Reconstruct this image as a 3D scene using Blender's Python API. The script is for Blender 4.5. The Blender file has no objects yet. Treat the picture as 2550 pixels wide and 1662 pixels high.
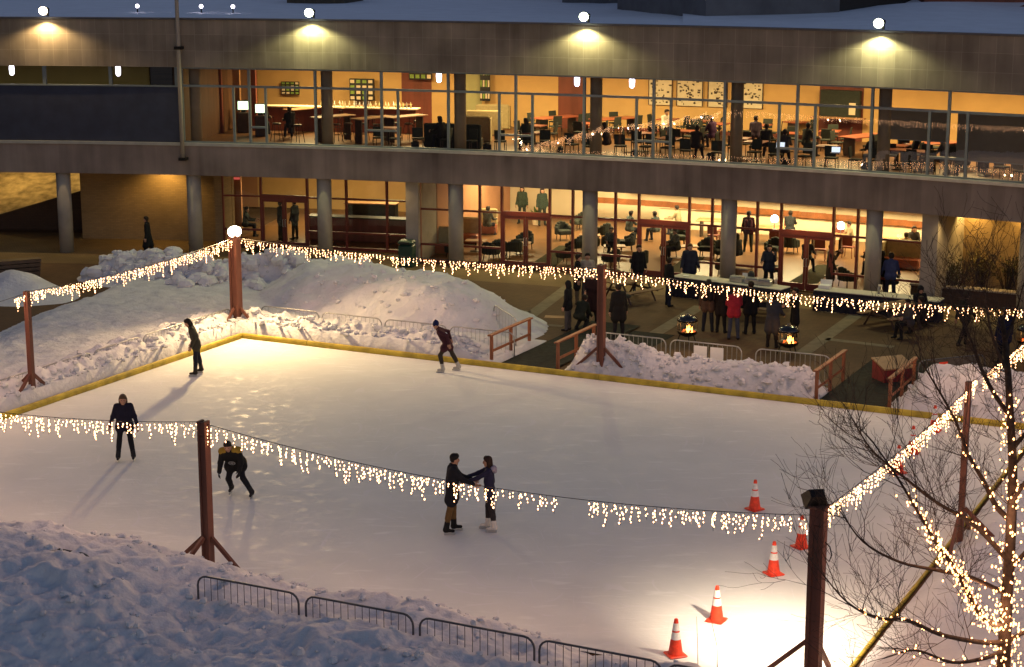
import bpy, math, random
import numpy as np
from mathutils import Vector, Matrix
sc = bpy.context.scene
COL = sc.collection
R_ = math.radians
# ---------------------------------------------------------------- camera
CAMH, PITCH, FPX = 13.176, R_(12.502), 4510.84
cam_d = bpy.data.cameras.new('camera')
cam_d.sensor_fit = 'HORIZONTAL'; cam_d.sensor_width = 36.0
cam_d.lens = FPX / 2550 * 36.0
cam_d.clip_start = 0.5; cam_d.clip_end = 2000
cam = bpy.data.objects.new('camera', cam_d); COL.objects.link(cam)
cam.location = (0, 0, CAMH); cam.rotation_euler = (R_(90) - PITCH, R_(0.0), 0)
sc.camera = cam
# ---------------------------------------------------------------- dusk sky
w = bpy.data.worlds.new('World'); sc.world = w; w.use_nodes = True
nt = w.node_tree; nt.nodes.clear()
sky = nt.nodes.new('ShaderNodeTexSky'); sky.sky_type = 'NISHITA'; sky.sun_disc = False
sky.sun_elevation = R_(-2.0); sky.sun_rotation = R_(150); sky.altitude = 200
bg = nt.nodes.new('ShaderNodeBackground'); bg.inputs[1].default_value = 1.5
out = nt.nodes.new('ShaderNodeOutputWorld')
tint = nt.nodes.new('ShaderNodeMix'); tint.data_type = 'RGBA'; tint.blend_type = 'MULTIPLY'; tint.inputs[0].default_value = 1
tint.inputs[7].default_value = (.61, .71, .92, 1)   # camera balanced for the lamps: the dusk sky turns blue
nt.links.new(sky.outputs[0], tint.inputs[6]); nt.links.new(tint.outputs[2], bg.inputs[0]); nt.links.new(bg.outputs[0], out.inputs[0])
# ---------------------------------------------------------------- exposure / renderer
vs = sc.view_settings
sc.display_settings.display_device = 'sRGB'
vs.view_transform = 'Standard'; vs.look = 'None'; vs.exposure = 0.0; vs.gamma = 1.0
vs.use_curve_mapping = False
sc.render.engine = 'CYCLES'
cy = sc.cycles
cy.use_denoising = True
cy.max_bounces = 6; cy.diffuse_bounces = 3; cy.glossy_bounces = 3
cy.transparent_max_bounces = 12; cy.transmission_bounces = 4
cy.sample_clamp_indirect = 2.5; cy.sample_clamp_direct = 0
cy.caustics_reflective = False; cy.caustics_refractive = False
cy.use_light_tree = True
# lamp powers (W), tuned together
POW = dict(flood=800, near=2600, wall=980, ground_room=580, upper_room=480, soffit=230, passage=130, fire=25, string=100)
# ---------------------------------------------------------------- frames of reference
YAW = R_(-26.39)
EU = np.array([math.cos(YAW), math.sin(YAW)]); EV = np.array([-math.sin(YAW), math.cos(YAW)])
def UV(u, v, z=0.0):
    p = EU * u + EV * v
    return Vector((p[0], p[1], z))
def toUV(p):
    q = np.array([p[0], p[1]]); return float(q @ EU), float(q @ EV)
BC = np.array([-26.56, -3.256]); BR = 78.545       # centre and radius of the curved front
def F(a, off=0.0, z=0.0):                          # a in degrees along the front, off > 0 goes into the building
    t = R_(a); r = BR + off
    return Vector((BC[0] + r * math.sin(t), BC[1] + r * math.cos(t), z))
def ray(px, py):                                   # survey of the site: direction seen at a place of the photo (2550 wide)
    X, Y = px - 1275.0, py - 831.0
    c, s = math.cos(PITCH), math.sin(PITCH)
    return Vector((X, FPX * c - Y * s, -FPX * s - Y * c))
def G(px, py, z=0.0):
    d = ray(px, py); t = (z - CAMH) / d.z
    return Vector((d.x * t, d.y * t, z))
def D(px, py, depth):
    d = ray(px, py); t = depth / d.y
    return Vector((d.x * t, depth, CAMH + d.z * t))
def ang_at(px, z, off=0.0):                        # angle along the front whose point (off, z) stands at photo column px
    lo, hi = -5.0, 50.0
    for _ in range(40):
        m = (lo + hi) / 2; p = F(m, off, z)
        dd = p.y * math.cos(PITCH) - (p.z - CAMH) * math.sin(PITCH)
        if 1275 + FPX * p.x / dd < px: lo = m
        else: hi = m
    return (lo + hi) / 2
def polar(p):
    d = np.array([p[0], p[1]]) - BC
    return math.degrees(math.atan2(d[0], d[1])), float(np.hypot(*d)) - BR
# ---------------------------------------------------------------- mesh helpers
class MB:
    def __init__(s): s.v = []; s.f = []; s.m = []
    def add(s, vs, fs, m=0):
        o = len(s.v); s.v += [tuple(x) for x in vs]
        s.f += [tuple(i + o for i in f) for f in fs]; s.m += [m] * len(fs); return s
    def box(s, x0, y0, z0, x1, y1, z1, m=0):
        v = [(x0,y0,z0),(x1,y0,z0),(x1,y1,z0),(x0,y1,z0),(x0,y0,z1),(x1,y0,z1),(x1,y1,z1),(x0,y1,z1)]
        return s.add(v, [(0,3,2,1),(4,5,6,7),(0,1,5,4),(1,2,6,5),(2,3,7,6),(3,0,4,7)], m)
    def cbox(s, c, sz, m=0, rz=0.0, rx=0.0):
        M = Matrix.Rotation(rz, 3, 'Z') @ Matrix.Rotation(rx, 3, 'X'); a, b, d = sz[0]/2, sz[1]/2, sz[2]/2
        v = [Vector(c) + M @ Vector(q) for q in [(-a,-b,-d),(a,-b,-d),(a,b,-d),(-a,b,-d),(-a,-b,d),(a,-b,d),(a,b,d),(-a,b,d)]]
        return s.add(v, [(0,3,2,1),(4,5,6,7),(0,1,5,4),(1,2,6,5),(2,3,7,6),(3,0,4,7)], m)
    def bbox(s, c, sz, bv=0.02, m=0, rz=0.0, rx=0.0):   # box with bevelled vertical and horizontal edges
        M = Matrix.Rotation(rz, 3, 'Z') @ Matrix.Rotation(rx, 3, 'X'); a, b, d = sz[0]/2, sz[1]/2, sz[2]/2
        rings = []
        for (z, i) in ((-d, bv), (-d+bv, 0), (d-bv, 0), (d, bv)):
            A, B = a - i, b - i; k = bv
            rings.append([(-A+k,-B,z),(A-k,-B,z),(A,-B+k,z),(A,B-k,z),(A-k,B,z),(-A+k,B,z),(-A,B-k,z),(-A,-B+k,z)])
        v = [Vector(c) + M @ Vector(q) for r in rings for q in r]; f = [tuple(range(7,-1,-1)), tuple(range(24,32))]
        for r in range(3):
            for i in range(8): j = (i+1) % 8; f.append((r*8+i, r*8+j, r*8+8+j, r*8+8+i))
        return s.add(v, f, m)
    def tube(s, pts, r, n=6, m=0, cap=True):
        pts = [Vector(p) for p in pts]; k = len(pts)
        rs = r if isinstance(r, (list, tuple)) else [r] * k
        v = []; prev = None
        for i, p in enumerate(pts):
            t = (pts[min(i+1, k-1)] - pts[max(i-1, 0)])
            t = t.normalized() if t.length > 1e-9 else Vector((0,0,1))
            if prev is None: up = Vector((0,0,1)) if abs(t.z) < .9 else Vector((1,0,0))
            else: up = prev
            x = up.cross(t); x = x.normalized() if x.length > 1e-6 else Vector((1,0,0)); y = t.cross(x); prev = y
            for j in range(n):
                a = 2*math.pi*j/n; v.append(p + (x*math.cos(a) + y*math.sin(a)) * rs[i])
        f = []
        for i in range(k-1):
            for j in range(n): q = (j+1) % n; f.append((i*n+j, i*n+q, i*n+n+q, i*n+n+j))
        if cap: f += [tuple(range(n-1,-1,-1)), tuple(range((k-1)*n, k*n))]
        return s.add(v, f, m)
    def lathe(s, prof, c=(0,0,0), n=16, m=0):
        v = []; k = len(prof)
        for r, z in prof:
            for j in range(n): a = 2*math.pi*j/n; v.append((c[0]+r*math.cos(a), c[1]+r*math.sin(a), c[2]+z))
        f = []
        for i in range(k-1):
            for j in range(n): q = (j+1) % n; f.append((i*n+j, i*n+q, i*n+n+q, i*n+n+j))
        f += [tuple(range(n-1,-1,-1)), tuple(range((k-1)*n, k*n))]
        return s.add(v, f, m)
    def sphere(s, c, r, n=8, m=0, sz=(1,1,1)):
        pr = [(math.sin(math.pi*i/n), -math.cos(math.pi*i/n)) for i in range(1, n)]
        v = [(c[0], c[1], c[2]-r*sz[2])]; k = n*2
        for a, b in pr:
            for j in range(k): t = 2*math.pi*j/k; v.append((c[0]+r*sz[0]*a*math.cos(t), c[1]+r*sz[1]*a*math.sin(t), c[2]+r*sz[2]*b))
        v.append((c[0], c[1], c[2]+r*sz[2])); f = []
        for j in range(k): f.append((0, 1+(j+1)%k, 1+j))
        for i in range(len(pr)-1):
            for j in range(k): q=(j+1)%k; f.append((1+i*k+j, 1+i*k+q, 1+i*k+k+q, 1+i*k+k+j))
        L = len(v)-1; o = 1+(len(pr)-1)*k
        for j in range(k): f.append((o+j, o+(j+1)%k, L))
        return s.add(v, f, m)
    def quad(s, a, b, c, d, m=0): return s.add([a,b,c,d], [(0,1,2,3)], m)
    def arc(s, a0, a1, o0, o1, z0, z1, m=0, step=0.7):   # curved box along the front
        k = max(1, int(math.ceil(abs(a1-a0)/step))); v = []
        for i in range(k+1):
            a = a0 + (a1-a0)*i/k
            v += [F(a,o0,z0), F(a,o1,z0), F(a,o1,z1), F(a,o0,z1)]
        f = [(0,1,2,3), (k*4+3,k*4+2,k*4+1,k*4)]
        for i in range(k):
            for j in range(4): q=(j+1)%4; f.append((i*4+j, i*4+4+j, i*4+4+q, i*4+q))
        return s.add(v, f, m)
    def build(s, name, mats, parent=None, smooth=False, loc=None):
        me = bpy.data.meshes.new(name); me.from_pydata(s.v, [], s.f)
        for q in (mats if isinstance(mats, (list, tuple)) else [mats]): me.materials.append(q)
        if any(s.m): me.polygons.foreach_set('material_index', s.m)
        if smooth: me.polygons.foreach_set('use_smooth', [True]*len(s.f))
        me.update()
        o = bpy.data.objects.new(name, me); COL.objects.link(o)
        if parent is not None: o.parent = parent
        if loc is not None: o.location = loc
        return o
def tag(o, label=None, cat=None, group=None, kind=None):
    if label: o['label'] = label
    if cat: o['category'] = cat
    if group: o['group'] = group
    if kind: o['kind'] = kind
    return o
def empty(name, loc=(0,0,0), rz=0.0, label=None, cat=None, group=None):
    o = bpy.data.objects.new(name, None); COL.objects.link(o); o.empty_display_size = .2
    o.location = loc; o.rotation_euler = (0,0,rz); return tag(o, label, cat, group)
def dup(o, parent=None):
    c = o.copy(); COL.objects.link(c)
    if parent is not None: c.parent = parent
    for ch in list(o.children): dup(ch, c)
    return c
class Proto:                                        # first call hands out the original, later ones copies of it
    def __init__(s, make): s.make = make; s.o = None
    def __call__(s, loc, rz, label, cat, group=None):
        if s.o is None: s.o = s.make(); o = s.o
        else: o = dup(s.o)
        o.location = loc; o.rotation_euler = (0,0,rz); return tag(o, label, cat, group)
def smooth_noise(rng, n):                           # helper for value noise
    return rng.random((n, n))
class VN:
    def __init__(s, seed, n=64): s.g = np.random.default_rng(seed).random((n, n)); s.n = n
    def __call__(s, x, y):
        xi = np.floor(x).astype(int); yi = np.floor(y).astype(int); fx = x-xi; fy = y-yi
        fx = fx*fx*(3-2*fx); fy = fy*fy*(3-2*fy); n = s.n; g = s.g
        a = g[xi%n, yi%n]; b = g[(xi+1)%n, yi%n]; c = g[xi%n, (yi+1)%n]; d = g[(xi+1)%n, (yi+1)%n]
        return (a*(1-fx)+b*fx)*(1-fy) + (c*(1-fx)+d*fx)*fy
    def fbm(s, x, y, o=4):
        t = 0; a = .5
        for i in range(o): t = t + a*s(x*2**i + 17*i, y*2**i + 5*i); a *= .5
        return t
# ---------------------------------------------------------------- materials
def mat(name, col, rough=.6, var=.12, scale=4.0, bump=0.0, bscale=30.0, metal=0.0, spec=.4, emit=None, es=0.0, stretch=None):
    m = bpy.data.materials.new(name); m.use_nodes = True; t = m.node_tree; b = t.nodes['Principled BSDF']
    b.inputs['Roughness'].default_value = rough; b.inputs['Metallic'].default_value = metal
    b.inputs['Specular IOR Level'].default_value = spec
    tc = t.nodes.new('ShaderNodeTexCoord'); mp = t.nodes.new('ShaderNodeMapping')
    t.links.new(tc.outputs['Object'], mp.inputs[0])
    if stretch: mp.inputs['Scale'].default_value = stretch
    n = t.nodes.new('ShaderNodeTexNoise'); n.inputs['Scale'].default_value = scale; n.inputs['Detail'].default_value = 4
    t.links.new(mp.outputs[0], n.inputs['Vector'])
    r = t.nodes.new('ShaderNodeValToRGB'); r.color_ramp.elements[0].position = .3; r.color_ramp.elements[1].position = .7
    r.color_ramp.elements[0].color = (*[max(0, c*(1-var)) for c in col], 1); r.color_ramp.elements[1].color = (*[min(1, c*(1+var)) for c in col], 1)
    t.links.new(n.outputs['Fac'], r.inputs[0]); t.links.new(r.outputs[0], b.inputs['Base Color'])
    if bump:
        n2 = t.nodes.new('ShaderNodeTexNoise'); n2.inputs['Scale'].default_value = bscale; n2.inputs['Detail'].default_value = 5
        t.links.new(mp.outputs[0], n2.inputs['Vector'])
        bp = t.nodes.new('ShaderNodeBump'); bp.inputs['Strength'].default_value = bump; bp.inputs['Distance'].default_value = .05
        t.links.new(n2.outputs['Fac'], bp.inputs['Height']); t.links.new(bp.outputs[0], b.inputs['Normal'])
    if emit: b.inputs['Emission Color'].default_value = (*emit, 1); b.inputs['Emission Strength'].default_value = es
    return m
def glow(name, col, s, sampled=False):
    m = bpy.data.materials.new(name); m.use_nodes = True; t = m.node_tree; t.nodes.clear()
    e = t.nodes.new('ShaderNodeEmission'); e.inputs[0].default_value = (*col, 1); e.inputs[1].default_value = s
    o = t.nodes.new('ShaderNodeOutputMaterial'); t.links.new(e.outputs[0], o.inputs[0])
    m.cycles.emission_sampling = 'AUTO' if sampled else 'NONE'
    return m
def glass(name, tint=(.88,.88,.86), base=.095):
    m = bpy.data.materials.new(name); m.use_nodes = True; t = m.node_tree; t.nodes.clear()
    tr = t.nodes.new('ShaderNodeBsdfTransparent'); tr.inputs[0].default_value = (*tint, 1)
    gl = t.nodes.new('ShaderNodeBsdfGlossy'); gl.inputs['Roughness'].default_value = 0.0; gl.inputs[0].default_value = (1,1,1,1)
    # slight waviness of the panes
    tc = t.nodes.new('ShaderNodeTexCoord'); n = t.nodes.new('ShaderNodeTexNoise'); n.inputs['Scale'].default_value = 1.1
    t.links.new(tc.outputs['Object'], n.inputs['Vector'])
    bp = t.nodes.new('ShaderNodeBump'); bp.inputs['Strength'].default_value = .02; bp.inputs['Distance'].default_value = .02
    t.links.new(n.outputs['Fac'], bp.inputs['Height']); t.links.new(bp.outputs[0], gl.inputs['Normal'])
    lw = t.nodes.new('ShaderNodeLayerWeight'); lw.inputs[0].default_value = .5
    pw = t.nodes.new('ShaderNodeMath'); pw.operation = 'POWER'; pw.inputs[1].default_value = 5; t.links.new(lw.outputs['Facing'], pw.inputs[0])
    ma = t.nodes.new('ShaderNodeMath'); ma.operation = 'MULTIPLY_ADD'; ma.inputs[1].default_value = 1-base; ma.inputs[2].default_value = base
    t.links.new(pw.outputs[0], ma.inputs[0])
    mx = t.nodes.new('ShaderNodeMixShader'); t.links.new(ma.outputs[0], mx.inputs[0]); t.links.new(tr.outputs[0], mx.inputs[1]); t.links.new(gl.outputs[0], mx.inputs[2])
    o = t.nodes.new('ShaderNodeOutputMaterial'); t.links.new(mx.outputs[0], o.inputs[0])
    return m
def brick(name, c1, c2, mortar, scale, rough=.8, wd=.5, ht=.25, rot=0.0, bump=.15, axis='XY', msize=.015):
    m = bpy.data.materials.new(name); m.use_nodes = True; t = m.node_tree; b = t.nodes['Principled BSDF']
    b.inputs['Roughness'].default_value = rough; b.inputs['Specular IOR Level'].default_value = .25
    tc = t.nodes.new('ShaderNodeTexCoord'); mp = t.nodes.new('ShaderNodeMapping')
    mp.inputs['Rotation'].default_value = (R_(90) if axis == 'XZ' else 0, 0, rot)
    t.links.new(tc.outputs['Object'], mp.inputs[0])
    k = t.nodes.new('ShaderNodeTexBrick'); k.inputs['Scale'].default_value = scale
    k.inputs['Color1'].default_value = (*c1,1); k.inputs['Color2'].default_value = (*c2,1); k.inputs['Mortar'].default_value = (*mortar,1)
    k.inputs['Brick Width'].default_value = wd; k.inputs['Row Height'].default_value = ht; k.inputs['Mortar Size'].default_value = msize
    t.links.new(mp.outputs[0], k.inputs['Vector'])
    n = t.nodes.new('ShaderNodeTexNoise'); n.inputs['Scale'].default_value = .35; n.inputs['Detail'].default_value = 6; t.links.new(tc.outputs['Object'], n.inputs['Vector'])
    r = t.nodes.new('ShaderNodeValToRGB'); r.color_ramp.elements[0].position=.3; r.color_ramp.elements[1].position=.75
    r.color_ramp.elements[0].color=(.62,.62,.62,1); r.color_ramp.elements[1].color=(1.12,1.12,1.12,1); t.links.new(n.outputs['Fac'], r.inputs[0])
    mu = t.nodes.new('ShaderNodeMix'); mu.data_type='RGBA'; mu.blend_type='MULTIPLY'; mu.inputs[0].default_value=1
    t.links.new(k.outputs['Color'], mu.inputs[6]); t.links.new(r.outputs[0], mu.inputs[7]); t.links.new(mu.outputs[2], b.inputs['Base Color'])
    bp = t.nodes.new('ShaderNodeBump'); bp.inputs['Strength'].default_value = bump; bp.inputs['Distance'].default_value=.02; bp.invert = True
    t.links.new(k.outputs['Fac'], bp.inputs['Height']); t.links.new(bp.outputs[0], b.inputs['Normal'])
    return m
M = {}
M['paver'] = brick('brown_pavers', (.13,.072,.034), (.105,.058,.028), (.085,.05,.028), 2.4, rot=YAW)
M['tanpaver'] = brick('tan_pavers', (.215,.145,.066), (.18,.12,.055), (.10,.07,.036), 2.4, rot=R_(-20))
M['band'] = mat('concrete_band', (.17,.135,.085), .85, .2, 3, .1, 20)
M['mat'] = mat('rubber_mat', (.022,.024,.02), .9, .3, 6, .2, 40, spec=.15)
M['coir'] = mat('door_mat', (.045,.045,.026), .95, .2, 8, .2, 60, spec=.1)
M['wallbrick'] = brick('tan_brick', (.34,.235,.115), (.29,.20,.10), (.24,.18,.11), 1.0, wd=.22, ht=.075, axis='XZ', bump=.1, msize=.006)
M['darkbrick'] = brick('dark_brick', (.10,.058,.042), (.085,.05,.036), (.06,.045,.035), 1.0, wd=.22, ht=.075, axis='XZ', bump=.1, msize=.006)
M['column'] = mat('column_concrete', (.30,.27,.23), .8, .1, 2, .1, 25)
M['frame'] = mat('grey_aluminium', (.17,.20,.21), .45, .1, 3, metal=.3)
M['sillm'] = mat('sill_metal', (.42,.42,.38), .4, .1, 3, metal=.4)
M['redframe'] = mat('red_brown_frame', (.17,.035,.025), .45, .12, 3)
M['bluepanel'] = mat('blue_panel', (.030,.036,.062), .7, .15, 2)
M['glass'] = glass('window_glass')
M['glass_low'] = glass('storefront_glass', (.94,.94,.92), .035)
M['glass_dim'] = glass('dim_strip_glass', (.6,.6,.55), .08)
M['ceil'] = mat('ceiling_white', (.7,.66,.58), .9, .05, 2)
M['floorwood'] = mat('lounge_wood_floor', (.15,.072,.027), .4, .2, 2, stretch=(1,.15,1), spec=.4)
M['floorup'] = mat('cafe_floor', (.12,.058,.025), .45, .2, 2)
M['cream'] = mat('cream_wall', (.72,.60,.42), .85, .05, 1)
M['railoak'] = mat('ramp_rail_oak', (.24,.085,.028), .5, .25, 3)
M['partition'] = mat('dark_panelling', (.10,.048,.026), .6, .3, 2, stretch=(3,3,.2))
M['ochre'] = mat('ochre_wall', (.60,.38,.15), .85, .08, 1)
M['sage'] = mat('sage_wall', (.42,.40,.20), .85, .08, 1)
M['rose'] = mat('rose_wall', (.42,.21,.11), .85, .08, 1)
M['redwood'] = mat('red_wood', (.17,.045,.028), .5, .25, 3, stretch=(1,1,.2))
M['oak'] = mat('oak_wood', (.34,.18,.08), .5, .25, 3, stretch=(1,1,.3))
M['redtop'] = mat('red_table_top', (.27,.072,.036), .35, .12, 4)
M['darkwood'] = mat('dark_wood', (.05,.028,.02), .5, .3, 5)
M['uphol'] = mat('olive_upholstery', (.33,.27,.14), .9, .12, 8)
M['darkuphol'] = mat('dark_green_upholstery', (.026,.032,.025), .9, .2, 8)
M['black'] = mat('black_plastic', (.012,.012,.013), .5, .2, 8)
M['blackmetal'] = mat('black_metal', (.015,.014,.013), .4, .2, 8, metal=.5)
M['galv'] = mat('galvanised_steel', (.38,.38,.37), .4, .15, 6, metal=.6)
M['darksteel'] = mat('dark_steel', (.10,.10,.11), .45, .15, 6, metal=.5)
M['postwood'] = mat('red_stained_wood', (.15,.052,.032), .6, .25, 5, .2, 30, stretch=(1,1,.12))
M['railwood'] = mat('orange_stained_wood', (.28,.10,.045), .6, .25, 5, .2, 30, stretch=(1,.3,.3))
M['plank'] = mat('weathered_planks', (.22,.13,.07), .7, .3, 6, .2, 30, stretch=(.2,1,1))
M['yellow'] = mat('yellow_padding', (.50,.37,.04), .65, .36, 2.2, .25, 9)
M['conered'] = mat('orange_red_cone', (.80,.055,.02), .5, .28, 9)
M['conewhite'] = mat('reflective_white', (.80,.79,.75), .45, .16, 12)
M['binplastic'] = mat('green_bin', (.012,.04,.028), .45, .2, 4)
M['white'] = mat('white_cloth', (.50,.47,.39), .8, .04, 5)
M['paper'] = mat('white_paper', (.75,.74,.70), .8, .03, 5)
M['navycloth'] = mat('navy_cloth', (.016,.016,.026), .9, .2, 6)
M['steel'] = mat('stainless_steel', (.5,.5,.48), .3, .1, 6, metal=.8)
M['shade'] = mat('roller_shade', (.17,.145,.11), .9, .06, 3)
M['canvas'] = mat('grey_tarp', (.075,.065,.05), .9, .15, 5)
M['bark'] = mat('dark_bark', (.065,.046,.036), .9, .3, 12, .4, 40, spec=.1)
M['leaf'] = mat('shrub_leaf', (.05,.055,.025), .7, .4, 6)
M['bulb'] = glow('warm_bulb', (1.0,.50,.23), 9)
M['bulbtree'] = glow('warm_tree_bulb', (1.0,.42,.15), 9)
M['wire'] = mat('black_wire', (.02,.017,.014), .6, .1, 5)
M['lens_warm'] = glow('warm_flood_lens', (1.0,.80,.52), 26)
M['lens_green'] = glow('cool_flood_lens', (.92,1.0,.66), 22)
M['lamp_globe'] = glow('lamp_globe', (1,.93,.85), 14)
M['pendant'] = glow('reflected_glow', (.85,.80,1.0), 9)  # added emitter that imitates lamp reflections in the window glass
M['rooflamp'] = glow('roof_lamp_glow', (.95,.85,1.0), 9)
M['screen'] = glow('monitor_glow', (.75,1.0,.6), 3.0)
M['laptop'] = glow('laptop_glow', (.75,.85,1.0), 1.4)
M['flame'] = glow('flame', (1.0,.36,.07), 9)
M['ember'] = glow('ember', (1.0,.12,.02), 2.5)
M['pinkglow'] = glow('pink_panel_glow', (1.0,.16,.12), .55)
M['lampshade'] = mat('lamp_shade', (.75,.66,.45), .9, .03, 4, emit=(1,.8,.45), es=.9)
def lamp_light(name, kind, loc, power, col, size=.2, target=None, parent=None, spot=None, blend=.3, sizey=None, spread=None):
    l = bpy.data.lights.new(name, kind); l.energy = power; l.color = col
    if kind == 'AREA':
        l.size = size
        if sizey: l.shape = 'RECTANGLE'; l.size_y = sizey
        if spread: l.spread = spread
    else: l.shadow_soft_size = size
    if kind == 'SPOT': l.spot_size = spot; l.spot_blend = blend
    o = bpy.data.objects.new(name, l); COL.objects.link(o); o.location = loc
    if target is not None: o.rotation_euler = (Vector(target) - Vector(loc)).to_track_quat('-Z', 'Y').to_euler()
    if parent is not None:
        o.parent = parent; o.matrix_parent_inverse = Matrix.Translation(parent.location).inverted() if parent.rotation_euler.z == 0 else (Matrix.Translation(parent.location) @ Matrix.Rotation(parent.rotation_euler.z,4,'Z')).inverted()
    return o
# ================================================================= BUILDING
def panel_mat(name, c1, c2, mortar, bw, rh, zoff=0.0):
    m = bpy.data.materials.new(name); m.use_nodes = True; t = m.node_tree; b = t.nodes['Principled BSDF']
    b.inputs['Roughness'].default_value = .85; b.inputs['Specular IOR Level'].default_value = .2
    tc = t.nodes.new('ShaderNodeTexCoord'); sp = t.nodes.new('ShaderNodeSeparateXYZ'); t.links.new(tc.outputs['Object'], sp.inputs[0])
    def mth(op, a, bb):
        n = t.nodes.new('ShaderNodeMath'); n.operation = op
        for i, q in enumerate((a, bb)):
            if isinstance(q, (int, float)): n.inputs[i].default_value = q
            else: t.links.new(q, n.inputs[i])
        return n.outputs[0]
    an = mth('ARCTAN2', mth('SUBTRACT', sp.outputs[0], float(BC[0])), mth('SUBTRACT', sp.outputs[1], float(BC[1])))
    s = mth('MULTIPLY', an, BR); zz = mth('ADD', sp.outputs[2], zoff)
    cb = t.nodes.new('ShaderNodeCombineXYZ'); t.links.new(s, cb.inputs[0]); t.links.new(zz, cb.inputs[1])
    k = t.nodes.new('ShaderNodeTexBrick'); k.offset = 0.0; k.inputs['Scale'].default_value = 1.0
    k.inputs['Brick Width'].default_value = bw; k.inputs['Row Height'].default_value = rh; k.inputs['Mortar Size'].default_value = .008
    k.inputs['Color1'].default_value = (*c1,1); k.inputs['Color2'].default_value = (*c2,1); k.inputs['Mortar'].default_value = (*mortar,1)
    t.links.new(cb.outputs[0], k.inputs['Vector'])
    n = t.nodes.new('ShaderNodeTexNoise'); n.inputs['Scale'].default_value = .5; n.inputs['Detail'].default_value = 6; t.links.new(tc.outputs['Object'], n.inputs['Vector'])
    n3 = t.nodes.new('ShaderNodeTexNoise'); n3.inputs['Scale'].default_value = 2.6; n3.inputs['Detail'].default_value = 5; mp3 = t.nodes.new('ShaderNodeMapping'); mp3.inputs['Scale'].default_value = (1,1,.10); t.links.new(tc.outputs['Object'], mp3.inputs[0]); t.links.new(mp3.outputs[0], n3.inputs['Vector'])
    ad = mth('ADD', n.outputs['Fac'], mth('MULTIPLY', n3.outputs['Fac'], .6))
    r = t.nodes.new('ShaderNodeValToRGB'); r.color_ramp.elements[0].position=.5; r.color_ramp.elements[1].position=1.1
    r.color_ramp.elements[0].color=(.58,.57,.56,1); r.color_ramp.elements[1].color=(1.28,1.28,1.28,1); t.links.new(ad, r.inputs[0])
    mu = t.nodes.new('ShaderNodeMix'); mu.data_type='RGBA'; mu.blend_type='MULTIPLY'; mu.inputs[0].default_value=1
    t.links.new(k.outputs['Color'], mu.inputs[6]); t.links.new(r.outputs[0], mu.inputs[7]); t.links.new(mu.outputs[2], b.inputs['Base Color'])
    return m
M['fascia'] = panel_mat('stone_fascia_panels', (.215,.183,.145), (.18,.152,.12), (.27,.235,.19), .6, .655, zoff=.045)
M['spandrel'] = panel_mat('stone_band_panels', (.235,.19,.16), (.20,.16,.135), (.21,.17,.14), .6, 1.25, zoff=.36)
M['column_in'] = mat('brown_column', (.24,.185,.125), .8, .15, 2)
ZG, ZU, ZS, ZH, ZR = 3.40, 4.55, 4.74, 7.81, 9.78
A_L, A_R = -3.0, 37.5
bld = empty('campus_building', F(18,0,0), 0, 'long curved concrete hall with glowing cafe windows behind the skating rink', 'building')
BINV = Matrix.Translation(F(18,0,0)).inverted()
def wpart(mb, name, mats, smooth=False, parent=None):
    o = mb.build(name, mats, parent or bld, smooth)
    if parent is None: o.matrix_parent_inverse = BINV
    return o
mb = MB(); mb.arc(A_L, A_R, 0, .34, ZH, ZR-.07, 0, .35); wpart(mb, 'fascia', M['fascia'])
mb = MB(); mb.arc(A_L, A_R, -.05, .40, ZR-.068, ZR, 0, .35); wpart(mb, 'coping', M['darksteel'])
mb = MB(); mb.arc(A_L, A_R, 0, .30, ZG, ZS-.12, 0, .35); wpart(mb, 'spandrel', M['spandrel'])
mb = MB(); mb.arc(A_L, A_R, -.07, .29, ZS-.118, ZS, 0, .35); wpart(mb, 'sill', M['sillm'])
mb = MB(); mb.arc(A_L, A_R, .305, 14.2, ZG+.004, ZG+.2, 0, 1.5); wpart(mb, 'ceiling', M['ceil'])
mb = MB(); mb.arc(A_L, A_R, .305, 14.2, ZU-.2, ZU, 0, 1.5); wpart(mb, 'floor', M['floorup'])
mb = MB(); mb.arc(A_L, A_R, .345, 14.2, ZH+.06, ZH+.2, 0, 1.5); wpart(mb, 'ceiling', M['ceil'])
# snow-covered roof, slightly drifted
vn = VN(5); rv = []; rf = []; na, no = 90, 40
for i in range(na+1):
    for j in range(no+1):
        a = A_L + (A_R-A_L)*i/na; o_ = .42 + 46*(j/no)**1.5
        z = 9.66 + .10*float(vn.fbm(a*.9, o_*.12)) + .03*float(vn(a*3, o_*.7))
        rv.append(F(a, o_, z))
for i in range(na):
    for j in range(no): q = i*(no+1)+j; rf.append((q, q+1, q+no+2, q+no+1))
M['roofsnow'] = mat('roof_snow', (.80,.82,.86), .8, .05, 1, .2, 6)
wpart(MB().add(rv, rf), 'roof_snow', M['roofsnow'], True)
mb = MB(); mb.arc(A_L, A_R, 14.2, 48, 8.6, 9.3, 0, 1.5); mb.arc(A_L, A_R, .36, 14.19, ZH+.21, 9.3, 0, 1.5); wpart(mb, 'roof', M['column'])
# columns under the front
for k in range(-1, 8):
    a = 5.67 + 4.087*k; c = F(a, .42, 0)
    mb = MB(); mb.lathe([(.30,0),(.30,ZG)], c, 20); wpart(mb, 'column', M['column'], True)
    c = F(a, .62, 0)
    if k >= 1:
        mb = MB(); mb.lathe([(.235,ZU+.002),(.235,ZH+.058)], F(a+.10,.62,0), 16); wpart(mb, 'column', M['column_in'], True)
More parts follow.
